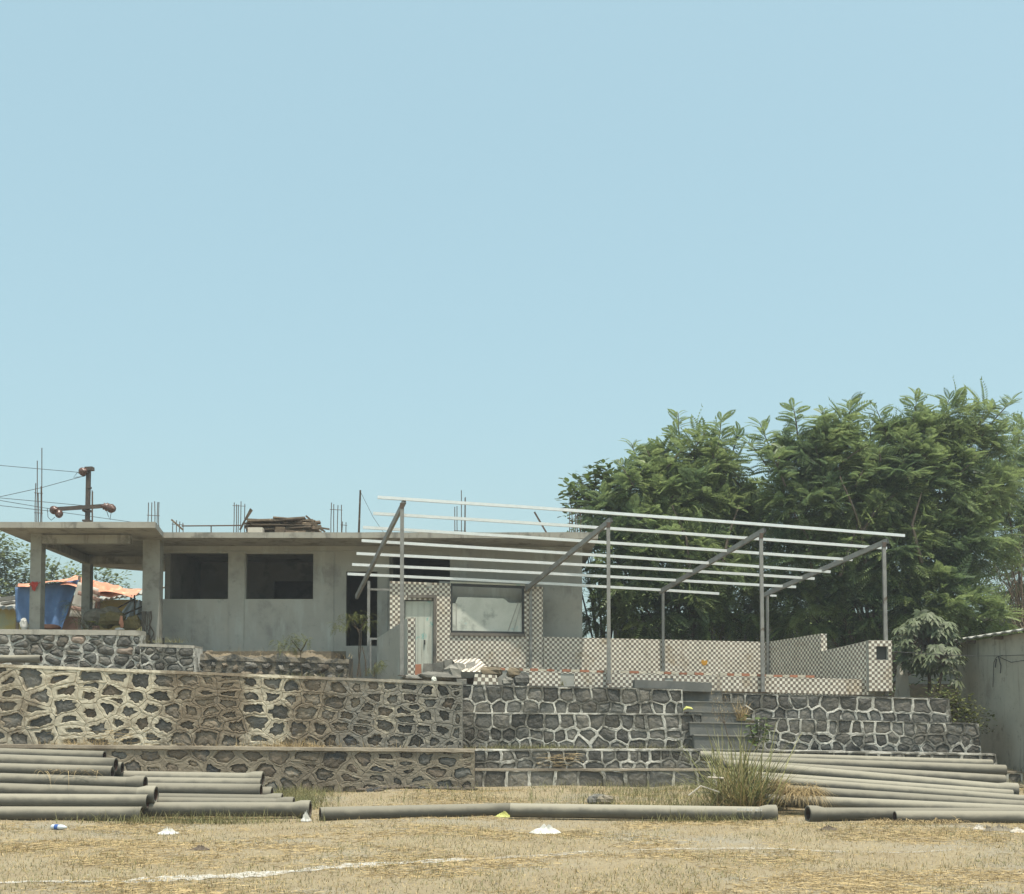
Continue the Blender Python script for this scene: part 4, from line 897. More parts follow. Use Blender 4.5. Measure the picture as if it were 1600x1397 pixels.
def trees():
    Y1 = 39.5
    SP1 = [(rnd(970,1150), rnd(690,760), rnd(25,45), rnd(-22,22), Y1-.8) for _ in range(14)]; SP2 = [(rnd(1215,1560), rnd(665,760), rnd(25,50), rnd(-22,22), 37.6) for _ in range(26)]
    def base(px, py, Y, z=2.5): p = P(px, py, Y); p.z = z; return p
    cl = [(1000,768,46,Y1),(950,805,42,39),(1060,752,58,Y1),(1115,745,48,Y1+.5),(1150,790,36,Y1+.5),(1080,800,70,39),(1000,830,62,38.8),(1150,820,66,39.5),(1050,870,70,38.6),(980,900,50,38.6),(1120,890,66,39),(1000,960,46,38.8),(1075,945,56,38.8),(1160,940,50,39.4),(960,868,40,38.6),(940,960,28,39.5),(1050,715,26,Y1),(1115,708,22,Y1),(1085,695,20,Y1)]
    feather_tree('left feathery-leaved tree spreading behind the back posts and roof end', base(1155,1000,39.3), base(1090,850,39.4), .17, cl,
        [(1057,645,70,2,Y1),(1085,668,50,14,Y1),(1122,656,62,4,Y1),(1005,690,55,-14,Y1),(1140,668,50,12,Y1),(1030,700,40,-8,Y1),(985,718,34,-10,Y1)] + SP1, 36, 9, front=[[(1080,900,37.8),(1072,840,37.7),(1050,790,37.8)],[(1130,880,38),(1140,830,37.9),(1155,790,38.2)]])
    Y2 = 38.5
    cl = [(1228,775,28,Y2),(1258,725,46,Y2),(1310,708,46,Y2),(1368,742,50,Y2),(1420,700,50,Y2),(1475,690,46,Y2),(1520,702,38,Y2+.5),(1250,800,66,Y2-.3),(1320,790,72,Y2-.4),(1400,780,72,Y2-.5),(1470,770,70,Y2-.3),(1240,880,62,Y2),(1310,880,66,Y2-.3),(1390,870,70,Y2-.7),(1460,860,66,Y2-.7),(1520,850,55,Y2-.5),(1260,950,52,Y2),(1340,950,54,Y2),(1450,935,56,Y2-1.2),(1505,950,50,Y2-1.6),(1525,770,56,Y2),(1440,960,40,Y2-1.2),(1550,965,34,Y2-1.8),(1240,690,26,Y2),(1310,668,28,Y2),(1422,664,30,Y2),(1478,655,26,Y2),(1535,648,18,Y2),(1385,692,26,Y2)]
    feather_tree('large feathery-leaved tree on the right rising above the tiled pillar', base(1345,1000,38.6), base(1370,840,38.4), .2, cl,
        [(1205,662,60,-14,Y2),(1245,632,70,-4,Y2),(1325,618,80,3,Y2),(1295,640,60,-8,Y2),(1425,618,66,6,Y2),(1385,642,60,-12,Y2),(1470,624,55,10,Y2),(1548,618,60,26,Y2),(1510,634,50,14,Y2),(1545,668,44,12,Y2),(1190,690,40,-16,Y2),(1275,660,50,6,Y2),(1355,660,46,4,Y2)] + SP2, 36, 9, front=[[(1352,880,37.3),(1345,825,36.9),(1330,785,36.7),(1312,745,36.8)],[(1348,830,36.9),(1370,795,36.8),(1402,770,36.8)],[(1312,900,37.2),(1330,850,36.9),(1340,820,36.9)],[(1440,880,36.6),(1425,820,36.5),(1440,770,36.5)],[(1270,900,37.4),(1262,840,37.2),(1240,800,37.2)]])
    cl = [(1560,710,42,41.5),(1610,700,50,42),(1590,770,56,42),(1640,790,70,42),(1570,830,46,42),(1625,880,60,42),(1585,905,34,42.4),(1640,960,50,42),(1575,940,26,42.6)]
    feather_tree('darker tree at the right frame edge with bare twigs low down', base(1640,1000,42), base(1610,820,42), .17, cl, [(1590,668,44,6,42),(1560,668,40,-4,41.5)], 22, 6, mat=m_leaf)
    # bare twigs of the right edge tree
    root = thing('bare_shrub', 'bush of thin bare branching twigs at the right frame edge', 'bush', base(1590,990,40.6,3)); mb = MB()
    for i in range(34):
        a = P(1598 + rnd(-8,14), 985, 40.5 + rnd(-.4,.4)); q = P(1560 + rnd(-30,50), rnd(800,930), 40.5 + rnd(-.8,.8)); m_ = a.lerp(q,.5) + V((rnd(-.15,.15), 0, rnd(-.1,.1))); mb.tube([a, m_, q], [.02,.013,.005], 4, cap=False)
        for _ in range(4): s_ = m_.lerp(q, rnd(0,.9)); mb.tube([s_, s_ + V((rnd(-.5,.5), rnd(-.2,.2), rnd(.1,.6)))], [.008,.003], 3, cap=False)
    mb.build('twigs', m_wood, root)
    leaf_tree('broad_leaved_tree', 'round-leaved tree at the far left of the trees, above the roof end', base(985,1000,40.2), base(940,840,40.2), .12,
        [(905,765,22,40.2),(930,748,22,40.2),(955,750,24,40.2),(900,790,17,40.2),(925,795,32,40.2),(955,800,36,40.2),(940,835,30,40.4),(970,770,30,40.4),(890,775,14,39.6),(915,760,16,39.6),(905,795,16,39.6)], 120, 6, (.20,.30), m_leaf_round, leaf_template(1,.8))
    # dark understorey behind the enclosure
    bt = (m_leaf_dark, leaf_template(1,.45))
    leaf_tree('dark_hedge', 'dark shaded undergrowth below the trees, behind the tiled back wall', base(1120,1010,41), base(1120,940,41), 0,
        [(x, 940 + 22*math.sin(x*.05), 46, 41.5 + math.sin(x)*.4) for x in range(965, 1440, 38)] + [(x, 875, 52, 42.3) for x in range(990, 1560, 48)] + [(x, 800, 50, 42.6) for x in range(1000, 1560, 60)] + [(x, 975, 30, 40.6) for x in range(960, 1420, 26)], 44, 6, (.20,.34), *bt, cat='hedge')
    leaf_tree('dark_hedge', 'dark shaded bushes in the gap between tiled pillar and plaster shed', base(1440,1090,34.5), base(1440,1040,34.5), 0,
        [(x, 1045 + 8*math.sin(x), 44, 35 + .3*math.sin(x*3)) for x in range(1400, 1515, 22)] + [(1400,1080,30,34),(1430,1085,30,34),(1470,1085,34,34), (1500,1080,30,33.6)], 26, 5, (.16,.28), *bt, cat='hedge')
    # papaya-like plants
    def palmate(label, bx, by, Y, spots, sz, seed):
        root = thing('palmate_plant', label, 'plant', base(bx, by, Y)); mb = MB(); b = base(bx, by, Y); cx = P(np.mean([s[0] for s in spots]), np.mean([s[1] for s in spots]), Y)
        mb.tube([b, b.lerp(cx,.6)+V((.05,0,0)), cx], [.05,.04,.03], 6); pos = []; d = []
        for (x, y) in spots:
            p = P(x + rnd(-4,4), y + rnd(-4,4), Y + rnd(-.5,.3)); mb.tube([cx.lerp(b, rnd(-.1,.25)), (cx+p)/2 + V((0,0,.12)), p], [.014,.010,.007], 4, cap=False)
            o = p - cx; pos.append(tuple(p)); d.append((o.x + rnd(-.3,.3), min(-.1, o.y - .35 + rnd(-.3,.2)), rnd(-.75,-.15)))
        mb.build('stem', m_bark, root, smooth=True); v, q = scatter(palm_template(), np.array(pos), np.array(d), np.random.uniform(*sz, len(pos))); build_np('foliage', v, q, m_leaf_palm, root)
    rs = random.Random(4)
    palmate('tall grey-green plant with big hand-shaped leaves left of the plaster shed', 1452, 1090, 32.6, [(1446 + 46*math.cos(a)*r, 1002 + 46*math.sin(a)*r) for a, r in [(rs.uniform(0,6.28), rs.uniform(.25,1)**.6) for _ in range(150)]], (.26,.42), 1)
    palmate('smaller plant with bright hand-shaped leaves against the shed corner', 1464, 1095, 31.8, [(1472 + 30*math.cos(a)*r, 1022 + 20*math.sin(a)*r) for a, r in [(rs.uniform(0,6.28), rs.uniform(.3,1)) for _ in range(26)]] + [(1492,1045),(1498,1030),(1446,1030),(1492,1060),(1440,1020),(1485,1050)], (.26,.40), 2)
    leaf_tree('leafy_shrub', 'yellow-green flowering shrub spilling over the right end of the upper tiers', base(1495,1135,30.4,1.8), base(1495,1110,30.4,2.1), .03,
        [(1465,1082,14,30.3),(1485,1090,18,30.2),(1505,1105,20,30.2),(1490,1112,20,30.0),(1520,1115,18,30.3),(1530,1135,14,30.2),(1510,1128,18,30.0),(1542,1120,10,30.4)], 420, 7, (.07,.15), m_leaf_shrub, leaf_template(1,.6), cat='shrub')
    # saplings on the left wall
    def sapling(label, stems, spots, Y, sz):
        root = thing('sapling', label, 'sapling', P(stems[0][0], stems[0][1], Y)); mb = MB()
        for (x0,y0,x1,y1) in stems: a = P(x0,y0,Y); b = P(x1,y1,Y); mb.tube([a, a.lerp(b,.5)+V((rnd(-.04,.04),0,0)), b], [.022,.018,.010], 5)
        mb.build('stem', m_wood, root); pos = []; d = []
        for (x, y, r) in spots:
            for _ in range(20): p = P(x + rnd(-r,r)*.9, y + rnd(-r,r)*.7, Y + rnd(-.25,.25)); a = rnd(0,6.28); pos.append(tuple(p)); d.append((math.cos(a), math.sin(a), rnd(-.6,.5)))
        v, q = scatter(FT[0], np.array(pos), np.array(d), np.random.uniform(*sz, len(pos))); build_np('foliage', v, q, m_leaf_shrub, root)
    sapling('slender sapling with several pale stems in front of the dark doorway', [(563,1058,562,985),(558,1058,565,975),(572,1056,566,1010),(562,990,545,960),(563,985,575,965),(562,985,550,975)], [(535,970,14),(548,962,10),(570,966,10),(528,978,10),(560,960,9),(575,975,7)], 30.5, (.13,.26))
    sapling('small drooping sapling against the plaster wall below the second opening', [(472,1055,470,1018),(470,1018,455,1000),(470,1018,480,1000)], [(450,1000,12),(440,1008,10),(462,996,10),(476,1000,9),(434,1004,8),(456,1012,8)], 30.5, (.13,.26))
    sapling('leafy green seedling at the foot of the grey broken wall', [(584,1058,586,1035)], [(590,1040,10),(580,1046,9),(598,1036,7)], 30.3, (.13,.25))
    # left background trees
    tp = leaf_template(1,.6)
    def bgt(label, bx, cl, Y): leaf_tree('background_tree', label, base(bx, 980, Y, 4.2), base(bx, 930, Y, 6.5), .22, cl, 26, 9, (.22,.42), m_leaf_far, tp, 'hazy trees beyond the shelter')
    bgt('pale hazy tree at the far left edge behind the yellow hut', 15, [(5,870,40,70),(40,890,36,70),(-20,920,50,70),(20,930,40,70),(-10,870,40,70),(50,920,26,70)], 70)
    bgt('hazy tree seen between the first two porch columns', 90, [(80,890,26,74),(110,905,28,74),(75,920,30,74),(100,930,28,74)], 74)
    bgt('hazy tree seen between second porch column and building corner', 165, [(150,895,22,78),(178,905,22,78),(190,925,16,78),(150,925,26,78)], 78)
trees()
# ---------------------------------------------------------------- shelter and huts behind the porch
def cloth(name, c, mat, parent, nu=24, nv=12, sag=.0, fold=.0, kf=5, thick=True, seed=0):
    a, b, d, e = c; mb = MB(); nrm = (b - a).cross(e - a).normalized()
    for j in range(nv+1):
        for i in range(nu+1):
            s, t = i/nu, j/nv; p = (a*(1-s)+b*s)*(1-t) + (e*(1-s)+d*s)*t; p = p + V((0,0,-1))*sag*4*s*(1-s)*t + nrm*fold*(math.sin(s*kf*6.28 + 2*t + seed) * (.4+.6*(1-t)) + .6*noise.noise((s*6, t*4, seed))); mb.v.append(p)
    for j in range(nv):
        for i in range(nu): k = j*(nu+1)+i; mb.f.append([k,k+1,k+nu+2,k+nu+1]); mb.m.append(0)
    o = mb.build(name, mat, parent, smooth=True); md = o.modifiers.new('thickness', 'SOLIDIFY'); md.thickness = .012; return o
def shelter():
    Y = 46.0
    root = thing('tarp_shelter', 'makeshift shelter hung with a blue tarp and covered by an orange tarp behind the porch', 'shelter', V((P(110,985,Y).x, Y, 4.28)))
    cloth('blue_tarp', [P(26,972,Y), P(96,985,Y), P(124,906,Y+.4), P(24,918,Y)], m_blue, root, 26, 14, 0, .10, 4)
    cloth('orange_tarp', [P(94,914,Y-.3), P(208,932,Y-.3), P(222,920,Y+2.5), P(118,899,Y+2.5)], m_orange, root, 26, 8, .14, .06, 1.7)
    cloth('orange_tarp', [P(134,934,Y-.2), P(206,930,Y-.2), P(186,915,Y+.6), P(137,905,Y+.6)], m_orange, root, 22, 8, .0, .06, 2.3, seed=3)
    cloth('pale_eave_cloth', [P(28,918,Y-.3), P(98,908,Y-.3), P(124,899,Y+.3), P(28,911,Y+.3)], m_orange, root, 20, 6, .1, .05, 1.3, seed=2)
    cc = cloth('patched_cloth', [P(108,963,Y-.4), P(143,965,Y-.4), P(155,920,Y-.4), P(122,909,Y-.4)], m_cloth, root, 14, 10, 0, .05, 2)
    for (x, y, x2, y2) in ((121,923,155,935),(110,946,147,954),(140,920,155,925)): cloth('brown_band', [P(x,y+6,Y-.52), P(x2,y2+6,Y-.52), P(x2+2,y2,Y-.52), P(x+2,y,Y-.52)], m_pinkcloth, cc, 10, 3, 0, .03, 2)
    mb = MB(); mb.bar(P(27,985,Y+.2), P(27,913,Y+.2), .09, .09, up=V((0,1,0))); mb.bar(P(124,985,Y+.2), P(124,900,Y+.5), .09, .09, up=V((0,1,0))); mb.bar(P(205,985,Y), P(205,930,Y), .08, .08, up=V((0,1,0))); mb.build('pole', m_wood, root)
    mb = MB(); a = P(84,985,Y+.6); b = P(150,930,Y+.6); mb.box((a.x,Y+.6,4.2), (b.x,Y+.75,b.z)); mb.build('back_wall', m_pinkcloth, root)
    def hut(name, label, x0, x1, yt, Yh, rx0, ry0, rx1, ry1):
        r = thing(name, label, 'hut', V((P((x0+x1)/2,985,Yh).x, Yh, 4.28))); mb = MB(); a = P(x0,985,Yh); b = P(x1,yt,Yh); mb.box((a.x,Yh,4.2), (b.x,Yh+2.6,b.z)); mb.build('wall', m_yellow, r)
        mb = MB(); p = P(rx0,ry0,Yh-.5); q = P(rx1,ry1,Yh-.5); n = 40; L = (q-p)
        for k in range(n+1):
            o = p + L*(k/n); z = .05*math.sin(k*1.57); mb.v += [o + V((0,0,z)), o + V((0,3.4,.7+z)), o + V((0,3.4,.66+z)), o + V((0,0,z-.04))]
        for k in range(n):
            for i in range(4): mb.f.append([4*k+i, 4*k+4+i, 4*k+4+(i+1)%4, 4*k+(i+1)%4]); mb.m.append(0)
        mb.build('corrugated_roof', m_sheet, r); mb = MB(); mb.box((P(x0+8,985,Yh).x, Yh-.03, 4.2), (P(x0+16,985,Yh).x, Yh+.05, b.z)); mb.build('wall_strip', m_pinkcloth, r)
        if x0 < 50:
            mb = MB(); mb.bar(P(-8,938,Yh-.6), P(24,934,Yh-.2), .5, .16); mb.bar(P(4,944,Yh-.7), P(22,941,Yh-.7), .4, .1); mb.build('roof_stone', m_rubble, r)
        return r
    hut('yellow_hut', 'yellow-washed hut with a corrugated roof at the left frame edge', -60, 24, 951, 47.5, -70, 946, 26, 951)
    hut('yellow_hut', 'pale yellow hut wall under the right side of the orange tarp', 140, 215, 937, 49.0, 138, 940, 222, 927)
    # rubbish heap
    def lump(name, label, cat, px, py, Y, rx, rz, mat, seed, group=None, zfix=None):
        c = P(px, py, Y); mb = MB(); n, m = 12, 7
        for j in range(m+1):
            t = math.pi*j/m
            for i in range(n):
                a = 2*math.pi*i/n; d = V((math.sin(t)*math.cos(a)*rx, math.sin(t)*math.sin(a)*rx*.8, math.cos(t)*rz)); d = d*(1+.55*noise.noise(d*(1.5/max(rx,.05)) + V((seed,0,0)))); mb.v.append(c + d)
        for j in range(m):
            for i in range(n): mb.f.append([j*n+i, j*n+(i+1)%n, (j+1)*n+(i+1)%n, (j+1)*n+i]); mb.m.append(0)
        return tag(mb.build(name, mat), label, cat, group)
    lump('filled_sack', 'large brown sack with a hump in the rubbish heap on the porch', 'sack', 172, 968, 33.8, .40, .27, m_sack, 1)
    lump('filled_sack', 'low dark sack beside the building corner column', 'sack', 207, 974, 33.6, .26, .22, m_sack, 5)
    lump('filled_sack', 'pale plastic sack slumped behind the brown one', 'sack', 160, 962, 35.0, .62, .30, m_mortar_low, 8)
    lump('orange_bottle', 'small orange and white bottle standing between the two brown sacks', 'bottle', 189.5, 972, 33.3, .06, .17, m_orange, 9)
    lump('white_scrap', 'crumpled white scrap at the wall edge under the orange bottle', 'scrap', 187, 984, 32.9, .11, .06, m_white, 10)
    lump('red_bucket', 'red tub by the foot of the front porch column', 'tub', 63, 978, 34.5, .10, .16, m_red, 11)
    lump('red_basket', 'low reddish heap of plastic on the porch floor', 'heap', 78, 981, 34.5, .3, .10, m_brick, 12)
    lump('white_cloth', 'white cloth draped by the front porch column', 'cloth', 38, 977, 34.8, .12, .24, m_white, 13)
    r = thing('grey_sheet_lean_to', 'grey-blue sheet leaning with poles beside the building corner column', 'lean-to', P(200,980,38))
    cloth('sheet', [P(180,972,38), P(226,972,38), P(226,938,39), P(205,938,39)], m_gwater, r, 12, 8, 0, .06, 3)
    mb = MB()
    for q in (((150,968),(212,935)), ((160,975),(222,948)), ((210,980),(210,930)), ((140,962),(165,980)), ((195,970),(226,955))): mb.tube([P(*q[0],37.6), P(*q[1],37.8)], .03, 5)
    mb.build('pole', m_wood, r)
    # feathery weed on the porch wall
    root = thing('porch_weed', 'pale feathery weed growing behind the porch wall between the columns', 'weed', P(135,990,32)); mb = MB(); pos = []; d = []
    for (x, y) in ((110,940),(118,948),(106,944),(140,972),(128,975),(120,968),(150,975),(155,940),(135,980),(146,982),(112,965)):
        p = P(x,y,32.2); mb.tube([P(136,990,32.2), P((x+136)/2+3,(y+985)/2,32.2), p], [.012,.009,.005], 4, cap=False)
        for _ in range(5): a = rnd(0,6.28); pos.append(tuple(p)); d.append((math.cos(a), math.sin(a)*.5, rnd(-.4,.5)))
    mb.build('stem', m_wood, root); v, q = scatter(FT[0], np.array(pos), np.array(d), np.random.uniform(.2,.34,len(pos))); build_np('foliage', v, q, m_leaf_shrub, root)
    return lump
lump = shelter()

# ---------------------------------------------------------------- shed on the right, compound wall
def shed():
    root = thing('plaster_shed', 'long grey plaster shed with a thin sheet roof at the right frame edge', 'shed', V((13.4, 30, .3)))
    mb = MB(); mb.hexa([V((13.38,25,-.3)), V((13.42,33.4,-.3)), V((17,33.4,-.3)), V((17,25,-.3)), V((13.38,25,4.02)), V((13.42,33.4,4.02)), V((17,33.4,4.6)), V((17,25,4.6))]); mb.build('wall', m_shed, root)
    mb = MB(); n = 60
    for k in range(n+1):
        y = 24.6 + 9.1*k/n; z = .022*math.sin(k*1.6); mb.v += [V((13.12,y,4.05+z)), V((17.4,y,4.72+z)), V((17.4,y,4.75+z)), V((13.12,y,4.085+z))]
    for k in range(n):
        for i in range(4): mb.f.append([4*k+i, 4*k+4+i, 4*k+4+(i+1)%4, 4*k+(i+1)%4]); mb.m.append(0)
    mb.f += [[0,1,2,3],[4*n+3,4*n+2,4*n+1,4*n]]; mb.m += [0,0]; mb.build('sheet_roof', m_sheet, root)
    for y in (26,28,30.2,32,33.2): mb = MB(); mb.box((13.14,y,3.93), (13.6,y+.08,4.02)); mb.build('roof_batten', m_wood, root)
    mb = MB(); x = 13.34
    def S_(px, py): r = ray(px, py); t = x / r.x; return V((0,0,EYE)) + r*t
    mb.tube([S_(1566,1024), S_(1557,1027), S_(1553,1035), S_(1552,1058), S_(1551.5,1074)], .010, 5); mb.tube([S_(1560,1026), S_(1564,1040), S_(1563,1052)], .014, 5); mb.tube([S_(1562,1027), S_(1580,1035), S_(1600,1032), S_(1640,1020)], .010, 5); mb.tube([S_(1557,1030), S_(1555,1043)], .016, 5); mb.build('hanging_cable', m_wire, root)
    mb = MB(); mb.tube([P(1395,1018,31.3), P(1450,1022,30.6), P(1500,1024.6,29.5), S_(1560,1025), S_(1640,1022)], .008, 4); tag(mb.build('service_wire', m_wire), 'thin level wire from the tiled pillar to the plaster shed', 'wire')
    r = thing('compound_wall', 'faint grey compound wall in deep shade behind the trees', 'wall', P(1230,1000,43.6)); mb = MB(); mb.box((4,43.5,2.3), (22,43.75,P(1200,962,43.5).z)); mb.build('masonry', m_conc, r)
    mb = MB(); mb.box((4,43.45,P(1200,962,43.5).z+.002), (22,43.8,P(1200,962,43.5).z+.1)); mb.build('coping', m_slab, r)
    mb = MB(); a = P(1398,1092,33.0); b = P(1422,1040,33.0); mb.hexa([a, V((b.x,33,a.z)), V((b.x,33.04,a.z)), a+V((0,.04,0)), V((a.x+.2,33.3,b.z)), V((b.x,33.3,b.z+.1)), V((b.x,33.34,b.z+.1)), V((a.x+.2,33.34,b.z))]); tag(mb.build('leaning_sheet', m_shed), 'grey sheet leaning in the dark gap right of the tiled pillar', 'sheet')
shed()

# ---------------------------------------------------------------- rubble by the parapet
def rock(name, label, cat, px, py, Y, sx, sy, sz, mat, seed, group=None, rot=0, flat=.0, parent=None, base=None):
    rs = random.Random(seed); mb = MB(); c = P(px, py, Y); c.z += sz*.8
    if base is not None: c.z = base + sz*.85
    n = 9; v = []
    for j in range(6):
        t = math.pi*j/5
        for i in range(n):
            a = 2*math.pi*i/n + .2*j; d = V((math.sin(t)*math.cos(a), math.sin(t)*math.sin(a), math.cos(t))); mx_ = max(abs(d.x), abs(d.y), abs(d.z)); d = d.lerp(d/mx_, .45 + flat) * (1 + rs.uniform(-.14,.14)); d = Matrix.Rotation(rot,3,'Z') @ V((d.x*sx, d.y*sy, d.z*sz)); mb.v.append(c + d)
    for j in range(5):
        for i in range(n): mb.f.append([j*n+i, j*n+(i+1)%n, (j+1)*n+(i+1)%n, (j+1)*n+i]); mb.m.append(0)
    return tag(mb.build(name, mat), label, cat, group)
def block(name, label, cat, px, py, Y, L, D, H, mat, rot=0, tilt=0, roll=0, group=None):
    c = P(px, py, Y); mb = MB(); mb.box((-L/2,-D/2,0), (L/2,D/2,H))
    rm = Matrix.Rotation(rot,3,'Z') @ Matrix.Rotation(tilt,3,'Y') @ Matrix.Rotation(roll,3,'X'); mb.v = [c + rm @ (p + V((rnd(-.012,.012),rnd(-.012,.012),rnd(-.012,.012)))) for p in mb.v]
    return tag(mb.build(name, mat), label, cat, group)
def rubble():
    RG = 'rubble heap between the door and the parapet'
    root = thing('tiled_wall_fragment', 'broken slab of checker-tiled wall tilted up on the rubble, its tiled face to the sky', 'wall fragment', P(740,1055,29.6), RG)
    A = P(722,1050,29.35); B = P(770,1051,29.5); C = P(747,1028.5,30.6); D = P(706,1031,30.5); nr = (B-A).cross(D-A).normalized()
    if nr.z < 0: nr = -nr
    k = nr*.16; mb = MB(); mb.hexa([A-k, B-k, C-k, D-k, A, B, C, D]); mb.build('masonry', m_rubble, root)
    mb = MB(); nu, nv = 11, 12
    def bl(s, t, d): return (A*(1-s)+B*s)*(1-t) + (D*(1-s)+C*s)*t + nr*d
    for i in range(nu):
        for j in range(nv):
            e = .03; s0,s1,t0,t1 = (i+e)/nu, (i+1-e)/nu, (j+e)/nv, (j+1-e)/nv
            mb.add([bl(s0,t0,.002), bl(s1,t0,.002), bl(s1,t1,.002), bl(s0,t1,.002), bl(s0,t0,.012), bl(s1,t0,.012), bl(s1,t1,.012), bl(s0,t1,.012)], [(4,5,6,7),(0,1,5,4),(1,2,6,5),(2,3,7,6),(3,0,4,7)], (i+j)%2)
    tag(mb.build('check_tile', TM, root), kind='stuff')
    root = thing('tiled_block', 'small tiled block with big checks lying on the wall edge in front of the rubble', 'wall fragment', P(758,1071,29.3), RG)
    pn = Panel(P(739,1071,29.3), P(779,1071.5,29.35), P(776,1055,29.35), P(742,1053,29.3)); mb = MB(); panel_wall(mb, pn, .3, []); mb.build('masonry', m_rubble, root)
    mb = MB(); tiles(mb, pn, .014, size=.105); tag(mb.build('check_tile', TM, root), kind='stuff')
    block('orange_brick', 'single orange brick standing on end at the foot of the painted door', 'brick', 653.5, 1055.5, 29.7, .17, .12, .30, m_brick, .1)
    block('concrete_block', 'dark grey block right of the standing orange brick', 'block', 668, 1050, 30.0, .24, .2, .22, m_rubble, .1, .05, group=RG)
    block('concrete_block', 'grey block third in the row leading from the orange brick', 'block', 685, 1049, 30.1, .28, .2, .24, m_rubble, -.1, -.12, group=RG)
    block('concrete_block', 'paler block in the row, touching the tilted tiled slab', 'block', 700, 1046, 30.3, .22, .2, .26, m_rubble, .2, -.05, group=RG)
    block('concrete_block', 'small square block on the wall edge left of the tiled block', 'block', 721, 1070, 29.25, .25, .2, .15, m_rubble, .05, .03, group=RG)
    rock('rubble_slab', 'long low slab of broken mortar along the wall edge below the door', 'rubble', 690, 1062, 29.6, .62, .3, .12, m_rubble, 3, RG, .1, .2)
    rock('rubble_slab', 'dark broken slab wedged under the tilted tiled fragment', 'rubble', 712, 1062, 29.7, .28, .25, .24, m_rubble, 4, RG, .5, .3)
    rock('rubble_slab', 'thin flat shard leaning at the left end of the rubble', 'rubble', 645, 1062, 29.5, .3, .2, .07, m_rubble, 5, RG, 0, .3)
    rock('rubble_stone', 'rounded grey stone right of the small tiled block', 'stone', 793, 1071, 29.4, .15, .14, .12, m_rubble, 6, RG)
    rock('rubble_stone', 'angular dark boulder leaning against the broken end of the parapet', 'stone', 815, 1071, 29.45, .22, .18, .18, m_stone_dark, 7, RG)
    rock('rubble_stone', 'brown earth clod behind the tiled block on the rubble', 'stone', 768, 1057, 29.6, .32, .2, .15, m_earth, 8, RG)
    rock('rubble_stone', 'pale triangular stone on the wall top near the standing brick', 'stone', 678, 1066, 29.2, .07, .07, .08, m_board, 9, RG)
    rock('rubble_stone', 'small clod by the parapet bricks left of the second back post', 'stone', 803, 1058, 29.5, .2, .15, .14, m_earth, 14, RG)
    SG = 'stones in the small heap behind the long pipe'
    def gy(px, py): p = G(px, py); return p.y
    rock('field_stone', 'pale-topped stone on top of the small heap behind the long pipe', 'stone', 936, 1250, 24.2, .20, .14, .07, m_mortar_grey, 10, SG)
    rock('field_stone', 'dark stone at the left of the small heap behind the long pipe', 'stone', 926, 1256, 23.7, .12, .12, .09, m_stone_dark, 11, SG)
    rock('field_stone', 'grey stone at the right of the small heap behind the long pipe', 'stone', 946, 1256, 23.6, .18, .14, .10, m_mortar_low, 12, SG)
    # loose stones spilled at the foot of the low wall
    rs = random.Random(9); mb = MB()
    for i in range(110):
        px = rs.uniform(560, 742); Y = 26.9 - abs(rs.gauss(0,.35)); x = P(px,1245,Y).x; s = rs.uniform(.03,.11); z = gz(x, Y) + s*.3; b = len(mb.v)
        for j in range(4):
            t = math.pi*(j+.3)/3.6
            for k in range(6): a = k*1.047; f = rs.uniform(.7,1.15)*s; mb.v.append(V((x + math.sin(t)*math.cos(a)*f*1.3, Y + math.sin(t)*math.sin(a)*f, z + math.cos(t)*f*.7)))
        for j in range(3):
            for k in range(6): mb.f.append([b+j*6+k, b+j*6+(k+1)%6, b+(j+1)*6+(k+1)%6, b+(j+1)*6+k]); mb.m.append(0)
    tag(mb.build('loose_stones', m_stone_brown), 'spill of loose stones along the foot of the low dusty wall', 'stones', kind='stuff')
rubble()

# ---------------------------------------------------------------- litter
def crumple(name, label, cat, px, py, rx, ry, rz, mat, seed, group=None):
    c = G(px, py); c.z = gz(c.x, c.y); mb = MB(); n, m = 16, 6
    mb.v.append(c + V((0,0,rz)))
    for j in range(1, m+1):
        for i in range(n):
            a = 2*math.pi*i/n; t = j/m; f = t*(1 + .45*noise.noise((math.cos(a)*1.7, math.sin(a)*1.7, seed))); h = rz*(1-t)**.9*(1+1.5*noise.noise((i*1.9, j*1.7, seed))) + .01
            mb.v.append(c + V((math.cos(a)*rx*f, math.sin(a)*ry*f, max(.004, h))))
    for i in range(n): mb.f.append([0, 1+i, 1+(i+1)%n]); mb.m.append(0)
    for j in range(m-1):
        for i in range(n): mb.f.append([1+j*n+i, 1+j*n+(i+1)%n, 1+(j+1)*n+(i+1)%n, 1+(j+1)*n+i]); mb.m.append(0)
    return tag(mb.build(name, mat), label, cat, group)
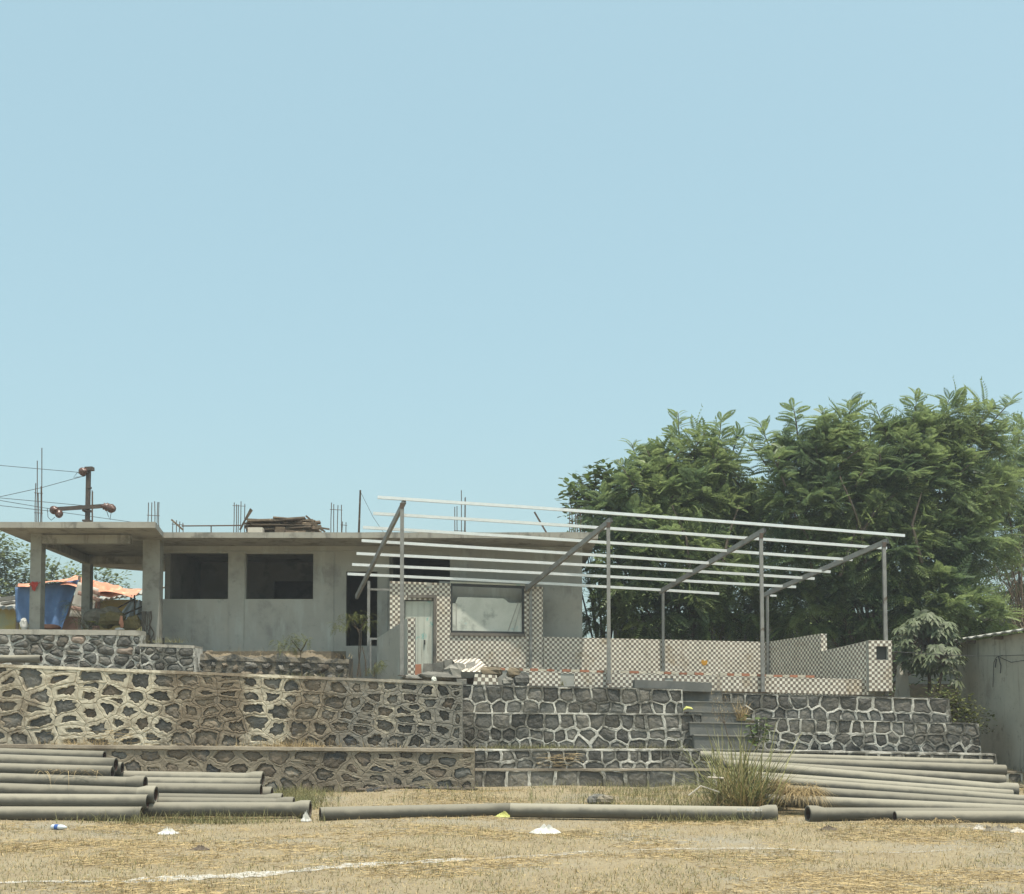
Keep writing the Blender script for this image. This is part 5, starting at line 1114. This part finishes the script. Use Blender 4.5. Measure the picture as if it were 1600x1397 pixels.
def litter():
    crumple('plastic_bag', 'crumpled white plastic bag on the grass in front of the long pipe', 'plastic bag', 854, 1303, .26, .2, .10, m_white, 1)
    crumple('plastic_bag', 'small flattened white wrapper on the straw below the left pipe stack', 'wrapper', 262, 1300, .17, .10, .08, m_white, 2)
    crumple('plastic_bag', 'torn white wrapper beside the end of the lowest left pipe', 'wrapper', 478, 1284, .10, .10, .14, m_white, 3)
    crumple('plastic_scrap', 'lime green scrap in front of the joint between the two single pipes', 'scrap', 786, 1277, .17, .10, .08, m_greenplastic, 4)
    PG = 'pale rubbish scraps at the right edge'
    for i, (x, y, r, lab) in enumerate(((1565,1301,.24,'largest grey-white rubbish scrap near the right frame edge'), (1590,1304,.14,'rubbish scrap nearest the right frame edge'), (1545,1303,.10,'small brown-white scrap left of the larger rubbish'), (1530,1299,.12,'leftmost pale scrap of the rubbish at right'), (1590,1238,.16,'white rag beside the end of the big-socket pipe'))):
        crumple('rubbish_scrap', lab, 'scrap', x, y, r, r*.6, .07, m_mortar_low if i % 2 == 0 else m_cloth, 10+i, PG)
    crumple('leaf_litter', 'dark dry leaf lying on the chalky soil right of the wrapper', 'dry leaf', 313, 1327, .14, .08, .05, m_bark, 21); crumple('leaf_litter', 'dark dry leaf lying on the grass below the right pipes', 'dry leaf', 1293, 1300, .17, .08, .05, m_bark, 22)
    crumple('plastic_scrap', 'yellow leaf-like scrap lying on the black steps', 'scrap', 1076, 1290, .01, .01, .01, m_greenplastic, 30).location = P(1074,1106,28.95)
    o = bpy.data.objects[-1] if False else None
    # bottle
    c = G(92, 1295); c.z = gz(c.x, c.y) + .045; root = thing('water_bottle', 'clear plastic bottle with a blue label lying in front of the left pipes', 'bottle', c); mb = MB(); mb.lathe(c, [(0,-.14),(.04,-.138),(.045,-.12),(.044,.06),(.03,.11),(.015,.13),(.015,.15),(0,.15)], (1,-.25,0), 12); mb.build('body', m_gwater, root, smooth=True)
    mb = MB(); mb.lathe(c, [(.0465,-.07),(.0468,.0)], (1,-.25,0), 12); mb.build('label', m_bluelabel, root, smooth=True)
litter()
for o in list(bpy.data.objects):
    if o.get('label') == 'yellow leaf-like scrap lying on the black steps': bpy.data.objects.remove(o)
def yellow_scrap():
    c = P(1075,1108,28.9); mb = MB(); q = [(-.13,.02,-.02),(-.02,-.05,.03),(.13,-.02,.0),(.10,.05,.05),(-.04,.06,.08)]; mb.v = [c+V(p) for p in q] + [c+V(p)+V((0,.01,-.02)) for p in q]
    mb.f = [[0,1,2,3,4],[9,8,7,6,5]] + [[i,(i+1)%5,5+(i+1)%5,5+i] for i in range(5)]; mb.m = [0]*7
    tag(mb.build('plastic_scrap', m_greenplastic), 'yellow-green scrap lying on the left edge of the black steps', 'scrap')
yellow_scrap()

# ---------------------------------------------------------------- grass and straw
def blades(name, pos, ln, wd, mat, lying=False, kind='stuff', label=None, parent=None, lean=.5, cat=None, seg=2, hr=None, dr=.55):
    n = len(pos); a = np.random.rand(n)*2*math.pi; l = np.random.uniform(*ln, n); h = np.random.uniform(.0,.25,n) if lying else np.random.uniform(1-lean,1,n)
    d = np.stack([np.cos(a), np.sin(a), np.zeros(n)],1); side = np.stack([-np.sin(a), np.cos(a), np.zeros(n)],1); w_ = np.random.uniform(*wd, n)
    if hr: h = np.random.uniform(*hr, n)
    pts = []
    for k in range(seg+1):
        t = k/seg
        if lying: c = pos + d*(l*t)[:,None] + np.array([0,0,1])*(.004 + l*h*t*(1-t)*1.2)[:,None]; c = c + side*(np.random.randn(n)*.12*l*t)[:,None]
        elif hr: c = pos + d*(l*np.sqrt(1-h*h)*t*(1-.25*t))[:,None] + np.array([0,0,1])*(l*(h*t - dr*t*t))[:,None]
        else: c = pos + d*(l*np.sqrt(np.maximum(0,1-h*h))*t**1.7)[:,None] + np.array([0,0,1])*(l*h*(t - .32*(1-h)*t*t*2))[:,None]
        ww = w_*(1-.85*t if not lying else 1)
        if lying: pts += [c - side*(ww/2)[:,None], c + side*(ww/2)[:,None] + np.array([0,0,.004])]
        else: pts += [c - side*(ww/2)[:,None], c + side*(ww/2)[:,None]]
    Vv = np.stack(pts,1).reshape(-1,3); k = 2*(seg+1); b = np.arange(n)*k
    Q = np.concatenate([np.stack([b+2*i, b+2*i+1, b+2*i+3, b+2*i+2],1) for i in range(seg)])
    o = build_np(name, Vv, Q, mat, parent)
    if kind: o['kind'] = kind
    if label: tag(o, label, cat)
    return o
def gpos(n, x0, x1, y0, y1, thr=None, sc=.6, seed=0, pix=None):
    out = []
    while len(out) < n:
        y = rnd(y0, y1); x = rnd(x0, x1)*(y/24 if x0 < -8 else 1)
        if thr is not None and noise.noise((x*sc, y*sc*1.6, seed)) + .5*noise.noise((x*sc*3, y*sc*3, seed+5)) < thr + rnd(-.25,.25): continue
        out.append((x, y, gz(x, y)))
    return np.array(out)
def pxpos(n, x0, x1, Y0, Y1, zf):
    out = []
    for _ in range(n):
        Y = rnd(Y0, Y1); px = (x0+x1)/2 + (x1-x0)*.58*max(-1, min(1, random.gauss(0,.42))); x = P(px, 1150, Y).x; out.append((x, Y, zf(x, Y)))
    return np.array(out)
def vegetation():
    blades('dry_straw', gpos(42000, -13, 13, 11.6, 27, .12, .40, 2), (.04,.17), (.004,.009), m_drygrass, True, label='dry yellow straw strewn over the whole foreground', cat='straw')
    blades('short_grass', gpos(34000, -13, 13, 11.6, 27, -.05, .45, 7), (.03,.09), (.006,.011), m_grass, False, label='sparse short green-brown grass on the ground in front', cat='grass', lean=.7, seg=1)
    blades('dry_stubble', gpos(60000, -13, 13, 11.6, 27.2, -.5, .8, 12), (.03,.08), (.006,.012), m_drygrass, False, label='short dry stubble standing over the foreground', cat='grass', lean=.8, seg=1)
    blades('wall_foot_grass', np.concatenate([pxpos(3200, 400, 520, 22.5, 26.8, gz), pxpos(3600, 860, 1230, 22, 27.8, gz), pxpos(600, 560, 900, 24, 27, gz), pxpos(900, 120, 480, 19.7, 20.2, gz), pxpos(300, 1000, 1210, 19.9, 20.2, gz), pxpos(500, 1540, 1680, 26, 30, gz)]), (.10,.32), (.008,.016), m_grass, False, label='green weeds along the foot of the walls and pipes', cat='weeds', lean=.6)
    zl = lambda x, Y: 1.0
    blades('ledge_grass', np.concatenate([pxpos(1500, 716, 925, 28.45, 28.9, lambda x,Y: .98), pxpos(300, 925, 1090, 28.5, 28.9, lambda x,Y: .98), pxpos(250, 180, 225, 27.5, 27.85, zl)]), (.08,.24), (.008,.014), m_grass, False, label='strip of green grass on the ledge below the third tier', cat='grass', lean=.7)
    blades('ledge_straw', np.concatenate([pxpos(900, 60, 200, 27.5, 27.85, lambda x,Y: 1.05), pxpos(700, 380, 520, 27.4, 27.85, lambda x,Y: 1.05), pxpos(500, 200, 720, 27.4, 27.85, zl), pxpos(1100, 303, 530, 32.0, 34.0, lambda x,Y: 3.58 if Y > 32.5 else 3.42), pxpos(300, 540, 650, 29.6, 31.5, lambda x,Y: 2.62), pxpos(260, 70, 220, 30.2, 30.9, lambda x,Y: 2.9)]), (.10,.38), (.007,.014), m_drygrass, False, label='dry grass on the ledges of the left walls', cat='grass', lean=.75)
    blades('wall_top_grass', np.concatenate([pxpos(400, 560, 640, 29.4, 31, lambda x,Y: 2.62), pxpos(160, 425, 520, 28.1, 28.4, lambda x,Y: 2.8), pxpos(40, 872, 884, 29.5, 29.6, lambda x,Y: 2.65), pxpos(90, 220, 300, 30.6, 31, lambda x,Y: 3.88)]), (.10,.30), (.008,.014), m_grass, False, label='green weeds growing on top of the tall left wall', cat='weeds', lean=.6)
    # dry shoots on the tier faces
    blades('face_straw', np.concatenate([pxpos(120, 830, 905, 28.08, 28.16, lambda x,Y: rnd(.55,.9)), pxpos(120, 95, 260, 27.55, 27.8, lambda x,Y: rnd(1.0,1.5))]), (.15,.4), (.006,.011), m_drygrass, True, label='dry stalks hanging on the low tier face', cat='stalks')
    # tall grass clump
    root = thing('grass_clump', 'tall arching grass clump growing at the foot of the black steps beside the right pipes', 'grass clump', G(1150,1245))
    c0 = P(1150,1240,22.5); base = np.array([(c0.x + random.gauss(.08,.24), 22.4 + rnd(-.5,.6), gz(c0.x,22.4)) for _ in range(440)])
    blades('blades', base, (1.0,3.1), (.020,.038), m_clump, False, 'stuff', parent=root, hr=(.50,1.0), dr=.36, seg=7)
    base = np.array([(c0.x + random.gauss(.05,.25), 22.2 + rnd(-.5,.5), gz(c0.x,22.2)) for _ in range(260)])
    blades('dry_blades', base, (.6,1.5), (.012,.022), m_drygrass, False, 'stuff', parent=root, lean=.65, seg=5)
    mb = MB(); mb.tube([P(1125,1238,21.9), P(1095,1228,21.9), P(1076,1243,21.9)], .014, 5); mb.tube([P(1106,1214.5,22.0), P(1130,1216,22.2)], .02, 5); mb.build('dead_stalk', m_cloth, root)
    root = thing('thin_weed', 'thin dry branching weed standing in front of the black steps', 'weed', P(1130,1172,28.1)); mb = MB()
    for (x, y) in ((1118,1085),(1127,1078),(1135,1100),(1140,1112),(1112,1095),(1122,1110)): mb.tube([P(1142,1168,28.0), P(1132,1130,28.0), P(x+4,y+18,28.0), P(x,y,28.0)], [.012,.01,.006,.003], 4, cap=False)
    mb.build('stem', m_wood, root); blades('seed_heads', np.array([tuple(P(1125+rnd(-14,14), rnd(1080,1128), 28.0+rnd(-.1,.1))) for _ in range(150)]), (.05,.15), (.006,.01), m_drygrass, False, 'stuff', parent=root, lean=.8)
    root = thing('dry_tuft', 'orange-brown dry grass tuft on the steps by the right-hand tiers', 'grass tuft', P(1158,1126,29.0)); c = P(1158,1126,29.0)
    blades('blades', np.array([(c.x+rnd(-.12,.12), 29+rnd(-.15,.15), c.z) for _ in range(130)]), (.25,.75), (.012,.022), m_drygrass, False, 'stuff', parent=root, lean=.45, seg=4)
    root = thing('broad_weed', 'broad dark green weed beside the upper part of the grass clump', 'weed', P(1182,1165,28.0)); pos = np.array([tuple(P(1182+rnd(-14,16), rnd(1118,1162), 28.0+rnd(-.2,.2))) for _ in range(90)])
    d = np.random.randn(90,3); d[:,2] = np.random.uniform(-.5,.4,90); v, q = scatter(leaf_template(1,.7), pos, d, np.random.uniform(.12,.26,90)); build_np('foliage', v, q, m_leaf_round, root)
    mb = MB(); [mb.tube([P(1182,1172,28.0), P(1182+rnd(-12,12), rnd(1125,1150), 28.0)], [.014,.006], 4) for _ in range(6)]; mb.build('stem', m_wood, root)
    def heap(label, px0, px1, Y, zf, n, ln, hh=1.):
        blades('straw_heap', np.array([(P(rnd(px0,px1),1250,Y).x, Y + rnd(-.25,.25), zf + abs(random.gauss(0,.07))*hh) for _ in range(n)]), ln, (.008,.014), m_drygrass, False, 'stuff', label=label, hr=(-.15,.5), cat='straw heap', seg=4)
    z1 = P(1250,1246,21.7).z
    heap('heap of golden straw draped over two pipes of the right stack', 1226, 1280, 21.5, z1+.10, 900, (.25,.62)); heap('small straw tuft on the open pipe end left of the golden heap', 1205, 1230, 22.5, P(1215,1234,22.5).z+.05, 350, (.2,.5)); heap('low straw patch in front of the foremost right pipes', 1355, 1500, 19.5, .03, 500, (.15,.42), .4)
    heap('dry stalks lying over the upper pipes of the left stack', 62, 150, 20.85, P(100,1205,20.85).z, 60, (.2,.6), .3)
    # pebbles
    n = 2600; p = gpos(n, -13, 13, 11.6, 26, None); s = np.random.uniform(.006,.022,n)**1; tv = np.array([[1,0,0],[0,1,0],[-1,0,0],[0,-1,0],[0,0,.7]],float); tq = np.array([[0,1,4,4],[1,2,4,4],[2,3,4,4],[3,0,4,4]])
    tri = np.array([[0,1,4],[1,2,4],[2,3,4],[3,0,4]]); vv = (tv[None]*s[:,None,None]*np.random.uniform(.7,1.3,(n,5,1)) + p[:,None,:]).reshape(-1,3); qq = (tri[None] + (np.arange(n)*5)[:,None,None]).reshape(-1,3)
    o = build_np('pebbles', vv, qq, m_mortar_low); tag(o, 'scattered pale pebbles on the dry ground', 'pebbles', kind='stuff')
vegetation()

# ---------------------------------------------------------------- hazy air
def haze():
    mb = MB(); mb.box((-3300,-600,-1.6), (3300,4300,15.5)); o = mb.build('haze', [], loc=(0,0,0)); o['kind'] = 'stuff'; o.display_type = 'WIRE'
    m = bpy.data.materials.new('haze_air'); m.use_nodes = True; t = m.node_tree; t.nodes.clear()
    out = t.nodes.new('ShaderNodeOutputMaterial'); v = t.nodes.new('ShaderNodeVolumePrincipled'); v.inputs['Color'].default_value = (.93,.97,1,1); v.inputs['Density'].default_value = .0011; v.inputs['Anisotropy'].default_value = .2
    t.links.new(v.outputs[0], out.inputs['Volume']); o.data.materials.append(m)
haze()
